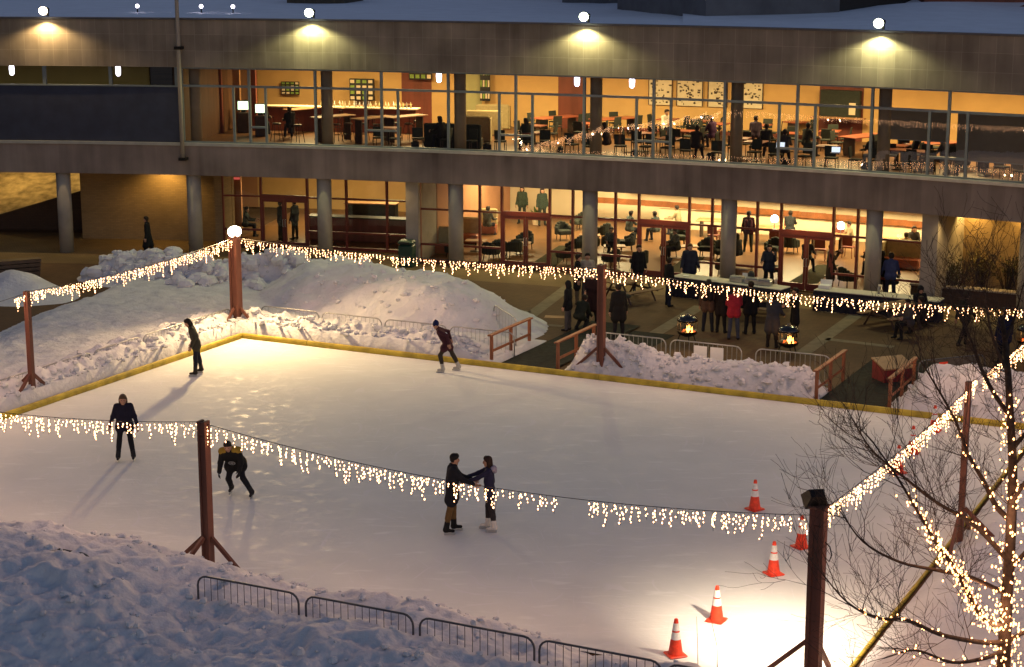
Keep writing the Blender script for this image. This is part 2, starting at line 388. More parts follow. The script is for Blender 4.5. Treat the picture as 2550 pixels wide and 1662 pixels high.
# ---- upper windows
a_pole = ang_at(452, 5.5, .1)
def ubay(a0, a1, win=True, trans=7.05):
    mb = MB(); g = MB(); hw = .04/BR*57.3*1.2
    mb.arc(a0-hw, a0+hw, .08, .20, ZS, ZH, 0)
    mb.arc(a0+hw, a1-hw, .09, .19, ZH-.07, ZH, 0); mb.arc(a0+hw, a1-hw, .09, .19, ZS, ZS+.06, 0)
    mb.arc(a0+hw, a1-hw, .10, .19, trans-.045, trans+.045, 0)
    return mb, g, hw
step = 4.087/2
A0U = 5.67 + 4.087 - .13
edges = [a_pole+.05] + [A0U + step*i for i in range(1, 14)]
for i in range(len(edges)-1):
    a0, a1 = edges[i], edges[i+1]
    mb, g, hw = ubay(a0, a1)
    right_half = (i % 2 == 0)      # the column mullion stands at its right end on even bays
    ax = a1 - .50 if right_half else a0 + .50
    mb.arc(ax-.035, ax+.035, .10, .19, ZS+.06, 7.05-.045, 0)
    lo, hi = (ax+.035, a1-hw) if right_half else (a0+hw, ax-.035)
    if i in (0,): pass
    else: mb.arc(lo, hi, .085, .18, 5.38, 5.46, 0)
    fr = wpart(mb, 'window', M['frame'])
    g = MB(); n = 4
    for j in range(n):
        b0 = a0 + (a1-a0)*j/n; b1 = a0 + (a1-a0)*(j+1)/n
        g.quad(F(b0,.145,ZS), F(b1,.145,ZS), F(b1,.145,ZH), F(b0,.145,ZH))
    wpart(g, 'pane', M['glass'], parent=fr)
# ---- blue panel and strip window left of the pole
mb = MB(); mb.arc(A_L, a_pole-.02, .03, .16, ZS, 7.0, 0, .4); wpart(mb, 'wall_panel', M['bluepanel'])
mb = MB(); mb.arc(A_L, a_pole-.02, .0, .2, 7.002, 7.06, 0, .4)
for q in range(0, 8): aa = a_pole - .1 - q*step; mb.arc(aa-.05, aa+.05, .06, .18, 7.062, ZH, 0)
fr = wpart(mb, 'window', M['frame']); g = MB()
for j in range(24):
    b0 = A_L + (a_pole-A_L)*j/24; b1 = A_L + (a_pole-A_L)*(j+1)/24
    g.quad(F(b0,.13,7.06), F(b1,.13,7.06), F(b1,.13,ZH), F(b0,.13,ZH))
wpart(g, 'pane', M['glass_dim'], parent=fr)
mb = MB(); mb.arc(a_pole-.25, a_pole-.1, .25, 14, ZU+.002, ZH+.058, 0, 2); wpart(mb, 'partition', M['partition'])
# ---- upper back walls, by colour
def usk(px): return ang_at(px, 6.0, 11)
segs = [(430,640,'partition'),(640,1000,'ochre'),(1000,1075,'redwood'),(1075,1150,'ochre'),(1150,1200,'sage'),(1200,1390,'ochre'),(1390,1460,'redwood'),(1460,2040,'ochre'),(2040,2150,'redwood'),(2150,2700,'ochre')]
for x0, x1, mm in segs:
    mb = MB(); mb.arc(usk(x0), usk(x1), 11, 11.2, ZU+.002, ZH+.058, 0, 1); wpart(mb, 'back_wall', M[mm])
mb = MB(); mb.arc(A_L, usk(430)-.3, 9, 9.2, ZU+.002, ZH+.058, 0, 1); wpart(mb, 'back_wall', M['sage'])
mb = MB(); mb.arc(usk(1460)+.02, usk(2040), 10.95, 10.99, ZU+.004, ZU+.16, 0, 1); wpart(mb, 'skirting', M['redwood'])
# ---- ground floor: brick wall at the left, storefront, right recess
O1, O2 = 2.6, .85
aL0 = ang_at(202, 1.5, 3.8); aL1 = ang_at(556, 1.5, O1); aP0 = ang_at(1014, 1.5, .7); aP1 = ang_at(1045, 1.5, .7); aE0 = ang_at(2297, 1.5, .7); aE1 = ang_at(2335, 1.5, .6)
mb = MB(); mb.arc(aL0, aL1, 3.8, 4.1, 0, ZG, 0, .5); mb.arc(aL1-.24, aL1-.01, O1-.1, 3.79, 0, ZG, 0, 1); mb.arc(aL0, aL0+.25, 4.11, 14, 0, ZG, 0, 1); wpart(mb, 'brick_wall', M['wallbrick'])
mb = MB(); mb.arc(aP0, aP1, .55, O1+.2, 0, ZG, 0, .5); wpart(mb, 'pier', M['column'])
mb = MB(); mb.arc(aE0, aE1, .45, 3.4, 0, ZG, 0, .5); wpart(mb, 'pier', M['column'])
mb = MB(); mb.arc(aE1, A_R, 3.4, 3.7, 0, ZG, 0, .5); wpart(mb, 'brick_wall', M['wallbrick'])
mb = MB(); mb.arc(aL1, aP1, O1-.1, 14, 0, .05, 0, 1); mb.arc(aP1+.001, aE0, O2-.12, 14, 0, .05, 0, 1); wpart(mb, 'floor', M['floorwood'])
def store(xs, off, doors, z_tr=2.22, zr=.78):
    an = [ang_at(x, 1.5, off) for x in xs]
    for i in range(len(an)-1):
        a0, a1 = an[i], an[i+1]; hw = .045/BR*57.3
        mb = MB(); door = i in doors
        mb.arc(a0-hw*.9, a0+hw, off-.06, off+.08, .051, ZG, 0)
        mb.arc(a0+hw, a1-hw*.9, off-.05, off+.07, ZG-.07, ZG, 0)
        if door:
            mb.arc(a0+hw, a1-hw*.9, off-.06, off+.08, 2.12, 2.30, 0)
        else:
            mb.arc(a0+hw, a1-hw*.9, off-.05, off+.07, z_tr-.035, z_tr+.035, 0)
            mb.arc(a0+hw, a1-hw*.9, off-.05, off+.07, zr-.04, zr+.04, 0)
            mb.arc(a0+hw, a1-hw*.9, off-.05, off+.07, .052, .16, 0)
        fr = wpart(mb, 'window', M['redframe'])
        g = MB(); n = max(1, int((a1-a0)/.6))
        zb = 2.30 if door else .05
        for j in range(n):
            b0 = a0 + (a1-a0)*j/n; b1 = a0 + (a1-a0)*(j+1)/n
            g.quad(F(b0,off,zb), F(b1,off,zb), F(b1,off,ZG), F(b0,off,ZG))
        wpart(g, 'pane', M['glass_low'], parent=fr)
        if door:
            am = (a0+a1)/2
            for b0, b1, sgn in ((a0+hw, am-.01, 1), (am+.01, a1-hw*.9, -1)):
                d = MB(); q = .075/BR*57.3
                d.arc(b0, b0+q, off-.04, off+.05, .06, 2.115, 0); d.arc(b1-q, b1, off-.04, off+.05, .06, 2.115, 0)
                d.arc(b0+q, b1-q, off-.04, off+.05, 2.0, 2.115, 0); d.arc(b0+q, b1-q, off-.04, off+.05, .06, .30, 0)
                d.quad(F(b0+q,off,.3), F(b1-q,off,.3), F(b1-q,off,2.0), F(b0+q,off,2.0), 1)
                dr = wpart(d, 'door', [M['redframe'], M['glass_low']])
                hx = b1-q*.5 if sgn > 0 else b0+q*.5
                h = MB(); h.tube([F(hx,off-.04,.95), F(hx,off-.10,.97), F(hx,off-.10,1.25), F(hx,off-.04,1.27)], .015, 6)
                wpart(h, 'handle', M['steel'], parent=dr)
    return an
store([556,651,766,863,964,1013], O1, (1,))
store([1046,1195,1250,1369,1426,1532,1590,1715,1772,1884,1943,2073,2133,2296], O2, (2,6,10))
# ground back walls
def gsk(px): return ang_at(px, 2.0, 13.5)
for x0, x1, mm in [(480,640,'rose'),(640,1040,'ochre'),(1040,1180,'rose'),(1180,1240,'redwood'),(1240,1700,'cream'),(1700,2500,'cream')]:
    mb = MB(); mb.arc(gsk(x0), gsk(x1), 13.5, 13.7, .051, ZG+.003, 0, 1); wpart(mb, 'back_wall', M[mm])
mb = MB(); mb.arc(gsk(1240), gsk(1700), 13.44, 13.49, .052, .17, 0, 1); wpart(mb, 'skirting', M['redwood'])
mb = MB(); mb.arc(aP1-.1, aP1, 2.9, 13.4, .052, ZG+.003, 0, 1); wpart(mb, 'partition', M['rose'])
mb = MB(); mb.arc(aE0, aE0+.1, 3.41, 13.4, .052, ZG+.003, 0, 1); wpart(mb, 'partition', M['cream'])
# ramp with wooden rails along the back of the lounge
mb = MB()
for k, (z, h) in enumerate(((1.05,.26),(1.75,.28),(2.45,.26))):
    a0, a1 = gsk(1640-70*(2-k)), gsk(2420); n = 14
    for j in range(n):
        b0 = a0+(a1-a0)*j/n; b1 = a0+(a1-a0)*(j+1)/n; s0 = -.20*(j/n); o0 = 12.3+.35*k
        mb.arc(b0, b1, o0, o0+.06, z+s0, z+h+s0, 0)
wpart(mb, 'ramp_rail', M['railoak'])
mb = MB(); mb.arc(gsk(1660), gsk(2420), 12.42, 12.5, .052, .95, 0, 1); wpart(mb, 'ramp_wall', M['cream'])
# pink lit panel behind the left doors
mb = MB(); mb.arc(ang_at(556,1.8,7)+.05, ang_at(600,1.8,7), 7, 7.15, .052, 3.3, 0)
for z in (2.3, 2.62, 2.85): mb.arc(ang_at(556,1.8,6.97)+.1, ang_at(598,1.8,6.97), 6.95, 6.99, z, z+.09, 1)
wpart(mb, 'light_panel', [M['rose'], M['pinkglow']])
# ---- roof top: penthouse blocks, placed where they stand on the roof
M['pent'] = mat('penthouse_wall', (.13,.135,.15), .9, .2, 1)
def block(name, p0, p1, h, m, dep=9.0, z0=9.6):
    A, B = G(*p0, 9.72), G(*p1, 9.72); d = (B-A).normalized(); n = Vector((-d.y, d.x, 0))*dep
    v = [Vector((q.x,q.y,z)) for z in (z0, 9.72+h) for q in (A, B, B+n, A+n)]
    wpart(MB().add(v, [(0,3,2,1),(4,5,6,7),(0,1,5,4),(1,2,6,5),(2,3,7,6),(3,0,4,7)]), name, m)
block('penthouse', (1757,46), (2090,40), 5, M['pent']); block('penthouse', (2300,28), (2800,24), 6, M['redwood'])
block('dark_opening', (2090,39), (2270,26), 1.1, M['black'], 3); block('penthouse', (1400,8), (1760,11), 4, M['pent'], 6)  # black block puts the shade of a dark roof opening into colour
# long drifts swept against them
mb = MB(); n = 26; v = []
for i in range(n+1):
    px = 1700+ (2760-1700)*i/n; hh = .12+.34*math.exp(-((px-2330)/190)**2)
    q0, q1, q2 = G(px, 62+ (px-1700)*.012, 9.70), G(px, 48-(px-1700)*.006, 9.72), G(px, 36-(px-1700)*.008, 9.72)
    v += [q0, q1+Vector((0,0,hh*.7)), q2+Vector((0,0,hh))]
fs = []
for i in range(n):
    for k in range(2): fs.append((i*3+k, i*3+k+3, i*3+k+4, i*3+k+1))
wpart(mb.add(v, fs), 'roof_drift', M['roofsnow'], True)
mb = MB(); mb.arc(ang_at(707,10,17), ang_at(850,10,17), 17.5, 21, 9.4, 10.9, 0, 1); wpart(mb, 'roof_unit', M['canvas'])
mb = MB(); mb.arc(ang_at(-30,10,24), ang_at(70,10,24), 22.5, 25, 9.4, 11.4, 0, 1); wpart(mb, 'roof_unit', M['redwood'])
# drifts against the penthouse
mb = MB(); n = 20; v = []
for i in range(n+1):
    a = a0 + (a1-a0)*i/n; hh = .25 + .5*math.exp(-((i-14)/4)**2)
    v += [F(a,15.5,9.6), F(a,18.5,9.72+hh*.6), F(a,21.05,9.75+hh)]
fs = []
for i in range(n):
    for j in range(2): fs.append((i*3+j, i*3+j+1, i*3+j+4, i*3+j+3))
wpart(mb.add(v, fs), 'roof_drift', M['roofsnow'], True)
# small roof lamps
for px, py in ((342,33),(501,30),(580,36)):
    a = ang_at(px, 9.95, 6.0); p = F(a, 6.0, 9.7)
    t = empty('roof_lamp', p, 0, 'small white lamp on the snowy roof, %s of the row of three' % ('leftmost' if px<400 else 'middle one' if px<550 else 'rightmost'), 'lamp', 'small lamps on the roof')
    MB().tube([(0,0,-.1),(0,0,.22)], .03, 6).build('stem', M['blackmetal'], t); MB().sphere((0,0,.30), .085, 6).build('globe', M['rooflamp'], t, True)
# ---- wall floodlights on the roof edge
for i, (px, col, nm) in enumerate(((107,(1,.68,.30),'warm white floodlight at the far left of the roof edge, above the blue panel'),(769,(.98,.95,.42),'greenish floodlight on the roof edge above the bar windows'),(1453,(1,.93,.42),'yellow white floodlight on the roof edge above the middle windows'),(2187,(.98,.96,.46),'greenish floodlight at the far right of the roof edge'))):
    a = ang_at(px, 9.95, -.4); p = F(a, -.30, 9.95); rz = -R_(a)
    t = empty('wall_floodlight', p, rz, nm, 'floodlight', 'floodlights along the roof edge')
    b = MB(); b.bbox((0,.12,.14), (.34,.20,.16), .03); b.box(-.03,.2,.06,.03,.52,.11); b.box(-.03,.40,-.14,.03,.52,.059); b.build('housing', M['blackmetal'], t)
    l = MB(); l.sphere((0,-.08,.10), .165, 12, 0, (1.05,.85,1.0)); l.build('lens', M['lens_warm'] if i == 0 else M['lens_green'], t, True)
    aim = F(a, -9.0, 0)
    s = lamp_light('flood_beam', 'SPOT', p + F(a,.09,-.13) - F(a,0,0), POW['wall'], col, .05, aim, None, R_(158), .25)
    s.parent = t; s.matrix_parent_inverse = (Matrix.Translation(p) @ Matrix.Rotation(rz,4,'Z')).inverted()
# ---- flagpole on the front
ap = ang_at(455, 4.2, -.25); b0 = F(ap, -.25, 4.05); tp = F(ap, -.25, 17)
t = empty('flagpole', b0, 0, 'tall grey flagpole clamped to the front of the building', 'flagpole')
MB().tube([(0,0,0),(0,0,6),(0,0,12.5)], [.085,.08,.06], 12).build('pole', M['column'], t, True)
mb = MB(); d = F(ap,0,0)-F(ap,-.25,0)
for z in (.05, 4.55): MB().cbox((d.x*.35,d.y*.35,z), (.30,.42,.12), 0, -R_(ap)).build('bracket', M['blackmetal'], t)
# ---- room lights
for k in range(8):
    a = 12.0 + 3.15*k
    o = lamp_light('ceiling_light', 'AREA', F(a, 6.8, ZH-.02), POW['upper_room'], (1,.72,.31), 1.5, F(a,6.8,0), sizey=1.5)
    o.parent = bld; o.matrix_parent_inverse = BINV
for k in range(9):
    a = 11.6 + 2.75*k + (.6 if k > 1 else 0); off = 9.6 if k > 2 else 8.2
    o = lamp_light('ceiling_light', 'AREA', F(a, off, ZG-.02), POW['ground_room']*(1 if k > 2 else .6 if k > 1 else .5), (1,.78,.38), 1.3, F(a,off,0), sizey=2.2)
    o.parent = bld; o.matrix_parent_inverse = BINV
for k in range(2):
    a = 1.5 + 4*k
    o = lamp_light('ceiling_light', 'AREA', F(a, 4, ZH-.02), 70, (1,.75,.35), 2.0, F(a,4,0)); o.parent = bld; o.matrix_parent_inverse = BINV
# downlights in the soffit
for px, pw in ((400,1.0),(2420,.9),(2560,.8)):
    a = ang_at(px, 3.3, 3.0); p = F(a, 2.9, ZG-.03)
    o = lamp_light('soffit_downlight', 'SPOT', p, POW['soffit']*pw, (1,.60,.16), .08, p+Vector((0,.25,-1)), None, R_(140), .6); o.parent = bld; o.matrix_parent_inverse = BINV
for k in range(3, 8):
    a = 5.67 + 4.087*(k+.5) - 4.087; p = F(a, -.02+.4, ZG-.03)
    o = lamp_light('soffit_downlight', 'SPOT', p, POW['soffit']*.55, (1,.66,.25), .08, p+Vector((0,-.3,-1)), None, R_(150), .6); o.parent = bld; o.matrix_parent_inverse = BINV
# ================================================================= GROUND, ICE, SNOW
mb = MB(); mb.quad((-400,-60,0),(400,-60,0),(400,600,0),(-400,600,0)); o = mb.build('plaza', M['paver']); tag(o, kind='structure')
mb = MB(); n = 60
for i in range(n):
    b0 = A_L + (A_R-A_L)*i/n; b1 = A_L + (A_R-A_L)*(i+1)/n
    mb.quad(F(b0,-2.2,.004), F(b1,-2.2,.004), F(b1,5.2,.004), F(b0,5.2,.004))
tag(mb.build('pavement', M['tanpaver']), kind='structure')
def strip(name, pts, wdt, m, z):
    mb = MB()
    for a, b in zip(pts[:-1], pts[1:]):
        d = (b-a).normalized(); s = Vector((-d.y, d.x, 0))*wdt/2; q = Vector((0,0,z))
        mb.quad(a-s+q, b-s+q, b+s+q, a+s+q)
    tag(mb.build(name, m), kind='structure')
for (a, b, wd) in [((1303,800),(1420,712),.5),((1996,883),(2160,765),.5),((1560,875),(1745,763),.5),((1300,806),(1402,813),.3),((1239,772),(1322,777),.3),((2057,845),(2225,865),.35),((2030,752),(2260,775),.4),((1560,832),(1640,838),.3)]:
    strip('paving_band', [G(*a), G(*b)], wd, M['band'], .008)
def uvquad(name, u0, v0, u1, v1, z, m, kind='structure'):
    mb = MB(); mb.quad(UV(u0,v0,z), UV(u1,v0,z), UV(u1,v1,z), UV(u0,v1,z)); return tag(mb.build(name, m), kind=kind)
uvquad('ramp_mat', -24.75, 48.72, -22.92, 56.1, .05, M['mat']); uvquad('ramp_mat', -14.5, 48.72, -12.62, 55.2, .05, M['mat'])
uvquad('ramp_mat', -22.90, 53.3, -21.4, 55.4, .012, M['mat'])
mb = MB(); mb.quad(G(597,642,.02), G(697,645.5,.02), G(754,609,.02), G(630,609,.02)); tag(mb.build('door_mat', M['coir']), 'large olive mat on the paving before the red doors at the left', 'door mat')
# ice
U0, U1, V0, V1 = -34.1, -8.22, 29.1, 48.55
m = bpy.data.materials.new('ice'); m.use_nodes = True; t = m.node_tree; b = t.nodes['Principled BSDF']
b.inputs['Specular IOR Level'].default_value = .07
tc = t.nodes.new('ShaderNodeTexCoord')
def nz(scale, det, st=None, rot=0):
    mp = t.nodes.new('ShaderNodeMapping'); t.links.new(tc.outputs['Object'], mp.inputs[0])
    if st: mp.inputs['Scale'].default_value = st
    mp.inputs['Rotation'].default_value = (0,0,rot)
    n = t.nodes.new('ShaderNodeTexNoise'); n.inputs['Scale'].default_value = scale; n.inputs['Detail'].default_value = det
    t.links.new(mp.outputs[0], n.inputs['Vector']); return n.outputs['Fac']
def ramp(inp, p0, c0, p1, c1):
    r = t.nodes.new('ShaderNodeValToRGB'); r.color_ramp.elements[0].position=p0; r.color_ramp.elements[1].position=p1
    r.color_ramp.elements[0].color=(*c0,1); r.color_ramp.elements[1].color=(*c1,1); t.links.new(inp, r.inputs[0]); return r.outputs[0]
def math_(op, a, bb=None):
    n = t.nodes.new('ShaderNodeMath'); n.operation = op
    for q, x in enumerate((a, bb)):
        if x is None: continue
        if isinstance(x, (int, float)): n.inputs[q].default_value = x
        else: t.links.new(x, n.inputs[q])
    return n.outputs[0]
def grooves(scale, k, wdt, rot, st, mask_scale, m0):      # curved skate lines: thin contours of a smooth field, broken by a mask
    f = math_('FRACT', math_('MULTIPLY', nz(scale, 1.2, st, rot), k)); line = math_('LESS_THAN', math_('ABSOLUTE', math_('SUBTRACT', f, .5)), wdt)
    return math_('MULTIPLY', line, ramp(nz(mask_scale, 4), m0, (0,0,0), m0+.10, (1,1,1)))
base = ramp(nz(.7, 8), .3, (.71,.725,.69), .72, (.78,.79,.75))
g1 = grooves(.22, 34, .05, .4, (1,.5,1), .9, .50); g2 = grooves(.30, 30, .045, 1.7, (1,.45,1), 1.3, .52); g3 = grooves(.5, 26, .04, 2.6, (.6,1,1), 1.1, .53)
gs = math_('ADD', math_('ADD', g1, g2), g3)
scuff = ramp(nz(2.2, 8, (.5, 1.6, 1), YAW), .58, (0,0,0), .74, (.12,.12,.12))
mx = t.nodes.new('ShaderNodeMix'); mx.data_type='RGBA'; mx.blend_type='ADD'; mx.inputs[0].default_value=1
t.links.new(base, mx.inputs[6]); t.links.new(scuff, mx.inputs[7])
mx2 = t.nodes.new('ShaderNodeMix'); mx2.data_type='RGBA'; mx2.blend_type='MIX'; mx2.inputs[7].default_value=(.80,.80,.80,1)
t.links.new(math_('MULTIPLY', gs, .55), mx2.inputs[0]); t.links.new(mx.outputs[2], mx2.inputs[6])
t.links.new(mx2.outputs[2], b.inputs['Base Color'])
t.links.new(ramp(nz(2.6, 6), .33, (.50,.50,.50), .48, (.76,.76,.76)), b.inputs['Roughness'])
ad = math_('ADD', math_('ADD', nz(6, 7), nz(1.0, 3, (2.5, 22, 1), YAW+.2)), math_('MULTIPLY', gs, -.4))
bp = t.nodes.new('ShaderNodeBump'); bp.inputs['Strength'].default_value=.26; bp.inputs['Distance'].default_value=.03; t.links.new(ad, bp.inputs['Height']); t.links.new(bp.outputs[0], b.inputs['Normal'])
M['ice'] = m
uvquad('ice', U0, V0, U1, V1, .03, M['ice'])
# padded kerbs of the rink
for nm, (a, bq) in {'yellow padded kerb along the far side of the ice':((U0,V1),(U1,V1)), 'yellow padded kerb along the left side of the ice':((U0,V0),(U0,V1)), 'yellow padded kerb along the right side of the ice, behind the lit tree':((U1,V0),(U1,V1))}.items():
    A, B = UV(*a), UV(*bq); L = (B-A).length; ang = math.atan2(B.y-A.y, B.x-A.x); ks = .36 if 'right' in nm else .85
    t = empty('rink_kerb', A, ang, nm, 'kerb', 'padded kerbs round the ice'); n = int(L/2.4)
    for i in range(n):
        x0, x1 = L*i/n+.006, L*(i+1)/n-.006; prof = [(-.085,0),(-.09,.13),(-.06,.185),(0,.2),(.06,.185),(.09,.13),(.085,0)]; prof = [(y_*ks, z_*ks+(.03 if ks < 1 else 0)) for y_, z_ in prof]
        q = MB(); v = [(x0,y,z) for y, z in prof] + [(x1,y,z) for y, z in prof]; k = len(prof)
        q.add(v, [(j, j+1, k+j+1, k+j) for j in range(k-1)] + [tuple(range(k-1,-1,-1)), tuple(range(k,2*k))]); q.build('pad', M['yellow'], t)
# snow
def snow_mat(name, col, bs=7, st=.85):
    m = mat(name, col, .85, .07, 1.5, st, bs, spec=.2); t = m.node_tree; b = t.nodes['Principled BSDF']; src = b.inputs['Base Color'].links[0].from_socket
    tc = t.nodes.new('ShaderNodeTexCoord'); n = t.nodes.new('ShaderNodeTexNoise'); n.inputs['Scale'].default_value = 3.2; n.inputs['Detail'].default_value = 9; n.inputs['Roughness'].default_value = .72; t.links.new(tc.outputs['Object'], n.inputs['Vector'])
    r = t.nodes.new('ShaderNodeValToRGB'); r.color_ramp.elements[0].position = .60; r.color_ramp.elements[1].position = .74; r.color_ramp.elements[0].color = (0,0,0,1); r.color_ramp.elements[1].color = (.5,.5,.5,1); t.links.new(n.outputs['Fac'], r.inputs[0])
    mx = t.nodes.new('ShaderNodeMix'); mx.data_type = 'RGBA'; mx.inputs[7].default_value = (.30,.26,.22,1); t.links.new(r.outputs[0], mx.inputs[0]); t.links.new(src, mx.inputs[6]); t.links.new(mx.outputs[2], b.inputs['Base Color'])
    return m
M['snow'] = snow_mat('packed_snow', (.64,.64,.65))
def sstep(x, a, b):
    t = np.clip((x-a)/(b-a), 0, 1); return t*t*(3-2*t)
def snowfield(name, u0, u1, v0, v1, res, fn):
    nu, nv = int((u1-u0)/res)+1, int((v1-v0)/res)+1
    U, V = np.meshgrid(np.linspace(u0,u1,nu), np.linspace(v0,v1,nv), indexing='ij')
    H = fn(U, V); X = EU[0]*U+EV[0]*V; Y = EU[1]*U+EV[1]*V
    keep = H > -.03; idx = -np.ones((nu,nv), int)
    quads = keep[:-1,:-1] | keep[1:,:-1] | keep[1:,1:] | keep[:-1,1:]
    use = np.zeros((nu,nv), bool)
    use[:-1,:-1] |= quads; use[1:,:-1] |= quads; use[1:,1:] |= quads; use[:-1,1:] |= quads
    idx[use] = np.arange(use.sum()); Hc = np.maximum(H, -.08)
    vs_ = np.stack([X[use], Y[use], Hc[use]], 1); I, J = np.nonzero(quads)
    fs = np.stack([idx[I,J], idx[I+1,J], idx[I+1,J+1], idx[I,J+1]], 1)
    mb = MB(); mb.v = vs_.tolist(); mb.f = fs.tolist(); mb.m = [0]*len(mb.f)
    return tag(mb.build(name, M['snow'], None, True), kind='structure')
N1, N2, N3 = VN(1), VN(2), VN(3)
def billow(x, y, o=3):
    t = 0; a = .5
    for i in range(o): t = t + a*np.abs(2*N2(x*2**i+9*i, y*2**i+4*i)-1); a *= .5
    return 1-t
def seg_d(U, V, a, b):
    a = np.array(a, float); b = np.array(b, float); d = b-a; L = (d**2).sum()
    t = np.clip(((U-a[0])*d[0]+(V-a[1])*d[1])/L, 0, 1); return np.hypot(U-a[0]-t*d[0], V-a[1]-t*d[1]), t
def bump(U, V, a, b, w, h0, h1, p=1.6):
    d, t = seg_d(U, V, a, b); return (h0+(h1-h0)*t)*np.exp(-(d/w)**2*1.0)**p - .0
def fieldA(U, V):
    inside = (U > -34.32) & (V < 48.72)
    rough = billow(U*1.1, V*1.1); fine = N1.fbm(U*2.2, V*2.2)
    # flat apron left of the rink, ending at the path
    ub = -41.7-.27*(V-45.3) + 1.1*(N3(U*.2+3, V*.35)-.5)
    apron = .50*sstep(U, ub, ub+1.8)*(1-sstep(V, 56.2, 58.0))*(1-sstep(U, -36.5, -33.0)*sstep(V, 50.5, 53))
    h = apron - .12*(1-sstep(U, ub-.3, ub+.2)) - .12*sstep(V, 57.6, 58.2)
    # plough ridge with clods at the back
    r = np.maximum(bump(U, V, (-44.6,55.3), (-40.2,54.9), 1.05, 1.0, 1.15, 1.3), bump(U, V, (-40.2,54.9), (-35.0,57.2), 1.05, 1.15, 1.1, 1.3)); r = r*(.40+1.05*billow(U*.8, V*.8, 3)) + .10*(billow(U*2.2,V*2.2)-.5)*(r>.15)
    h = np.maximum(h, r - .05)
    # big heap at the right
    d, t = seg_d(U, V, (-34.2,54.6), (-29.0,52.9)); m = (1.62+.1*t)*(1-sstep(d, .5, 4.1+.3*(N3(U*.5,V*.5)-.5)))
    h = np.maximum(h, m*(.90+.16*N3(U*.9,V*.9)) + .16*(rough-.6)*(m>.1) + .09*(billow(U*2.6,V*2.6)-.5)*(m>.1) - .05)
    # rough bank against the kerb
    e1 = -34.42-U; e2 = V-48.85
    bank = np.where(U < -34.3, sstep(e1, -.05, .55)*(1-sstep(e1, 1.2, 2.2)), 0)*(V < 49.3)
    bank = np.maximum(bank, np.where(e2 > 0, sstep(e2, -.05, .5)*(1-sstep(e2, .9, 2.0)), 0)*(U > -35.6))
    bank = bank*.66*(.30+.75*rough+.42*billow(U*2.4,V*2.4))*(1-sstep(U, -25.9, -24.75)) - .05
    h = np.maximum(h, bank)
    h = h + np.where(h > .06, .15*(fine-.5) + .10*(N1.fbm(U*6,V*6)-.5), 0)
    cut = (U > -24.85); h = np.where(cut, -.2, h)
    # end slope towards the ramp
    h = h - 1.4*sstep(U, -26.6, -24.9)*sstep(h, .15, .9)*.55
    return np.where(inside | (h < .015), -.2, h)
snowfield('snow_bank', -47, -24.7, 33, 60, .10, fieldA)
def fieldB(U, V):
    e = V-48.78; L = sstep(U, -22.75, -21.9)*(1-sstep(U, -15.2, -14.45))
    crest = .95-.28*sstep(U, -21.4, -19.2)+.12*sstep(U, -17.2, -15.5)
    pr = sstep(e, -.1, .75)*(1-sstep(e, 1.0, 2.1))
    h = crest*pr*L*(.36+.5*billow(U*1.3, V*1.3)+.50*billow(U*3.1, V*3.1)) + .10*(N1.fbm(U*7,V*7)-.5)
    return np.where((e < -.05) | (L*pr < .02), -.2, h-.02)
snowfield('snow_bank', -23.0, -14.2, 48.6, 51.4, .06, fieldB)
def fieldC(U, V):
    e = V-48.78; L = sstep(U, -12.7, -11.4)*(1-sstep(U, -2, 0))
    pr = sstep(e, -.1, 1.3)*(1-sstep(e, 1.9, 3.6))
    h = 1.05*pr*L*(.55+.4*billow(U*1.0, V*1.0)+.26*billow(U*3, V*3)) + .06*(N1(U*7,V*7)-.5)
    return np.where((e < -.05) | (L*pr < .02), -.2, h-.02)
snowfield('snow_bank', -12.9, 1, 48.6, 53, .08, fieldC)
def fieldD(U, V):
    edge = 29.98 - .30*N3(U*.4, V*.2) - .70*sstep(U, -14.0, -12.2) - .9*sstep(U, -21.6, -20.2)*0 
    e = edge-V
    crest = .70 + .40*(1-sstep(U, -23.2, -20.2)) + .13*np.sin(U*1.1+.6)*sstep(U,-21,-19) - .30*(1-sstep(U,-27.5,-24.2))
    pr = sstep(e, 0, 1.9)
    back = 1-.55*sstep(e, 3.0, 9.0)
    tr = 1.0
    h = crest*pr*back*(.74+.42*billow(U*.55, V*.55, 4)) 
    rut = np.abs(2*N2(U*.45+V*.75+.6*N3(U*.5,V*.5), U*.10-V*.06+7)-1)
    h = h + (.20*(rut-.5) + .30*(N1.fbm(U*1.7, V*1.7, 5)-.5) + .22*(billow(U*2.3,V*2.3,4)-.5) + .10*(N1.fbm(U*6,V*6)-.5))*sstep(e, .4, 2.2)
    h = h*(1-sstep(U, -9.6, -8.4)*(1-.25))
    return np.where(e < -.02, -.2, h-.015)
snowfield('snow_bank', -32, -7.9, 15, 30.1, .065, fieldD)
def fieldE(U, V):
    e = U-(-8.17); pr = sstep(e, -.25, .5)
    h = pr*(.20+.10*N3.fbm(U*.5, V*.5)) + .035*(N1(U*4,V*4)-.5) + .14*sstep(e,.2,.8)*(1-sstep(e,.9,1.8))*billow(U, V)
    return np.where((e < 0) | (V > 48.7), -.2, h-.02)
snowfield('snow_bank', -8.1, 14, 12, 48.8, .11, fieldE)
# snow lump and step stack at the far left, outside passage behind the building
def fieldL(U, V):
    c = toUV(G(38, 735)); d = np.hypot((U-c[0])/2.0, (V-c[1])/1.5); h = .95*np.exp(-d*d*1.3)*(.75+.4*billow(U*.8,V*.8)); return h-.1
cL = toUV(G(38,735)); snowfield('snow_bank', cL[0]-4, cL[0]+4, cL[1]-3.5, cL[1]+3.5, .12, fieldL)
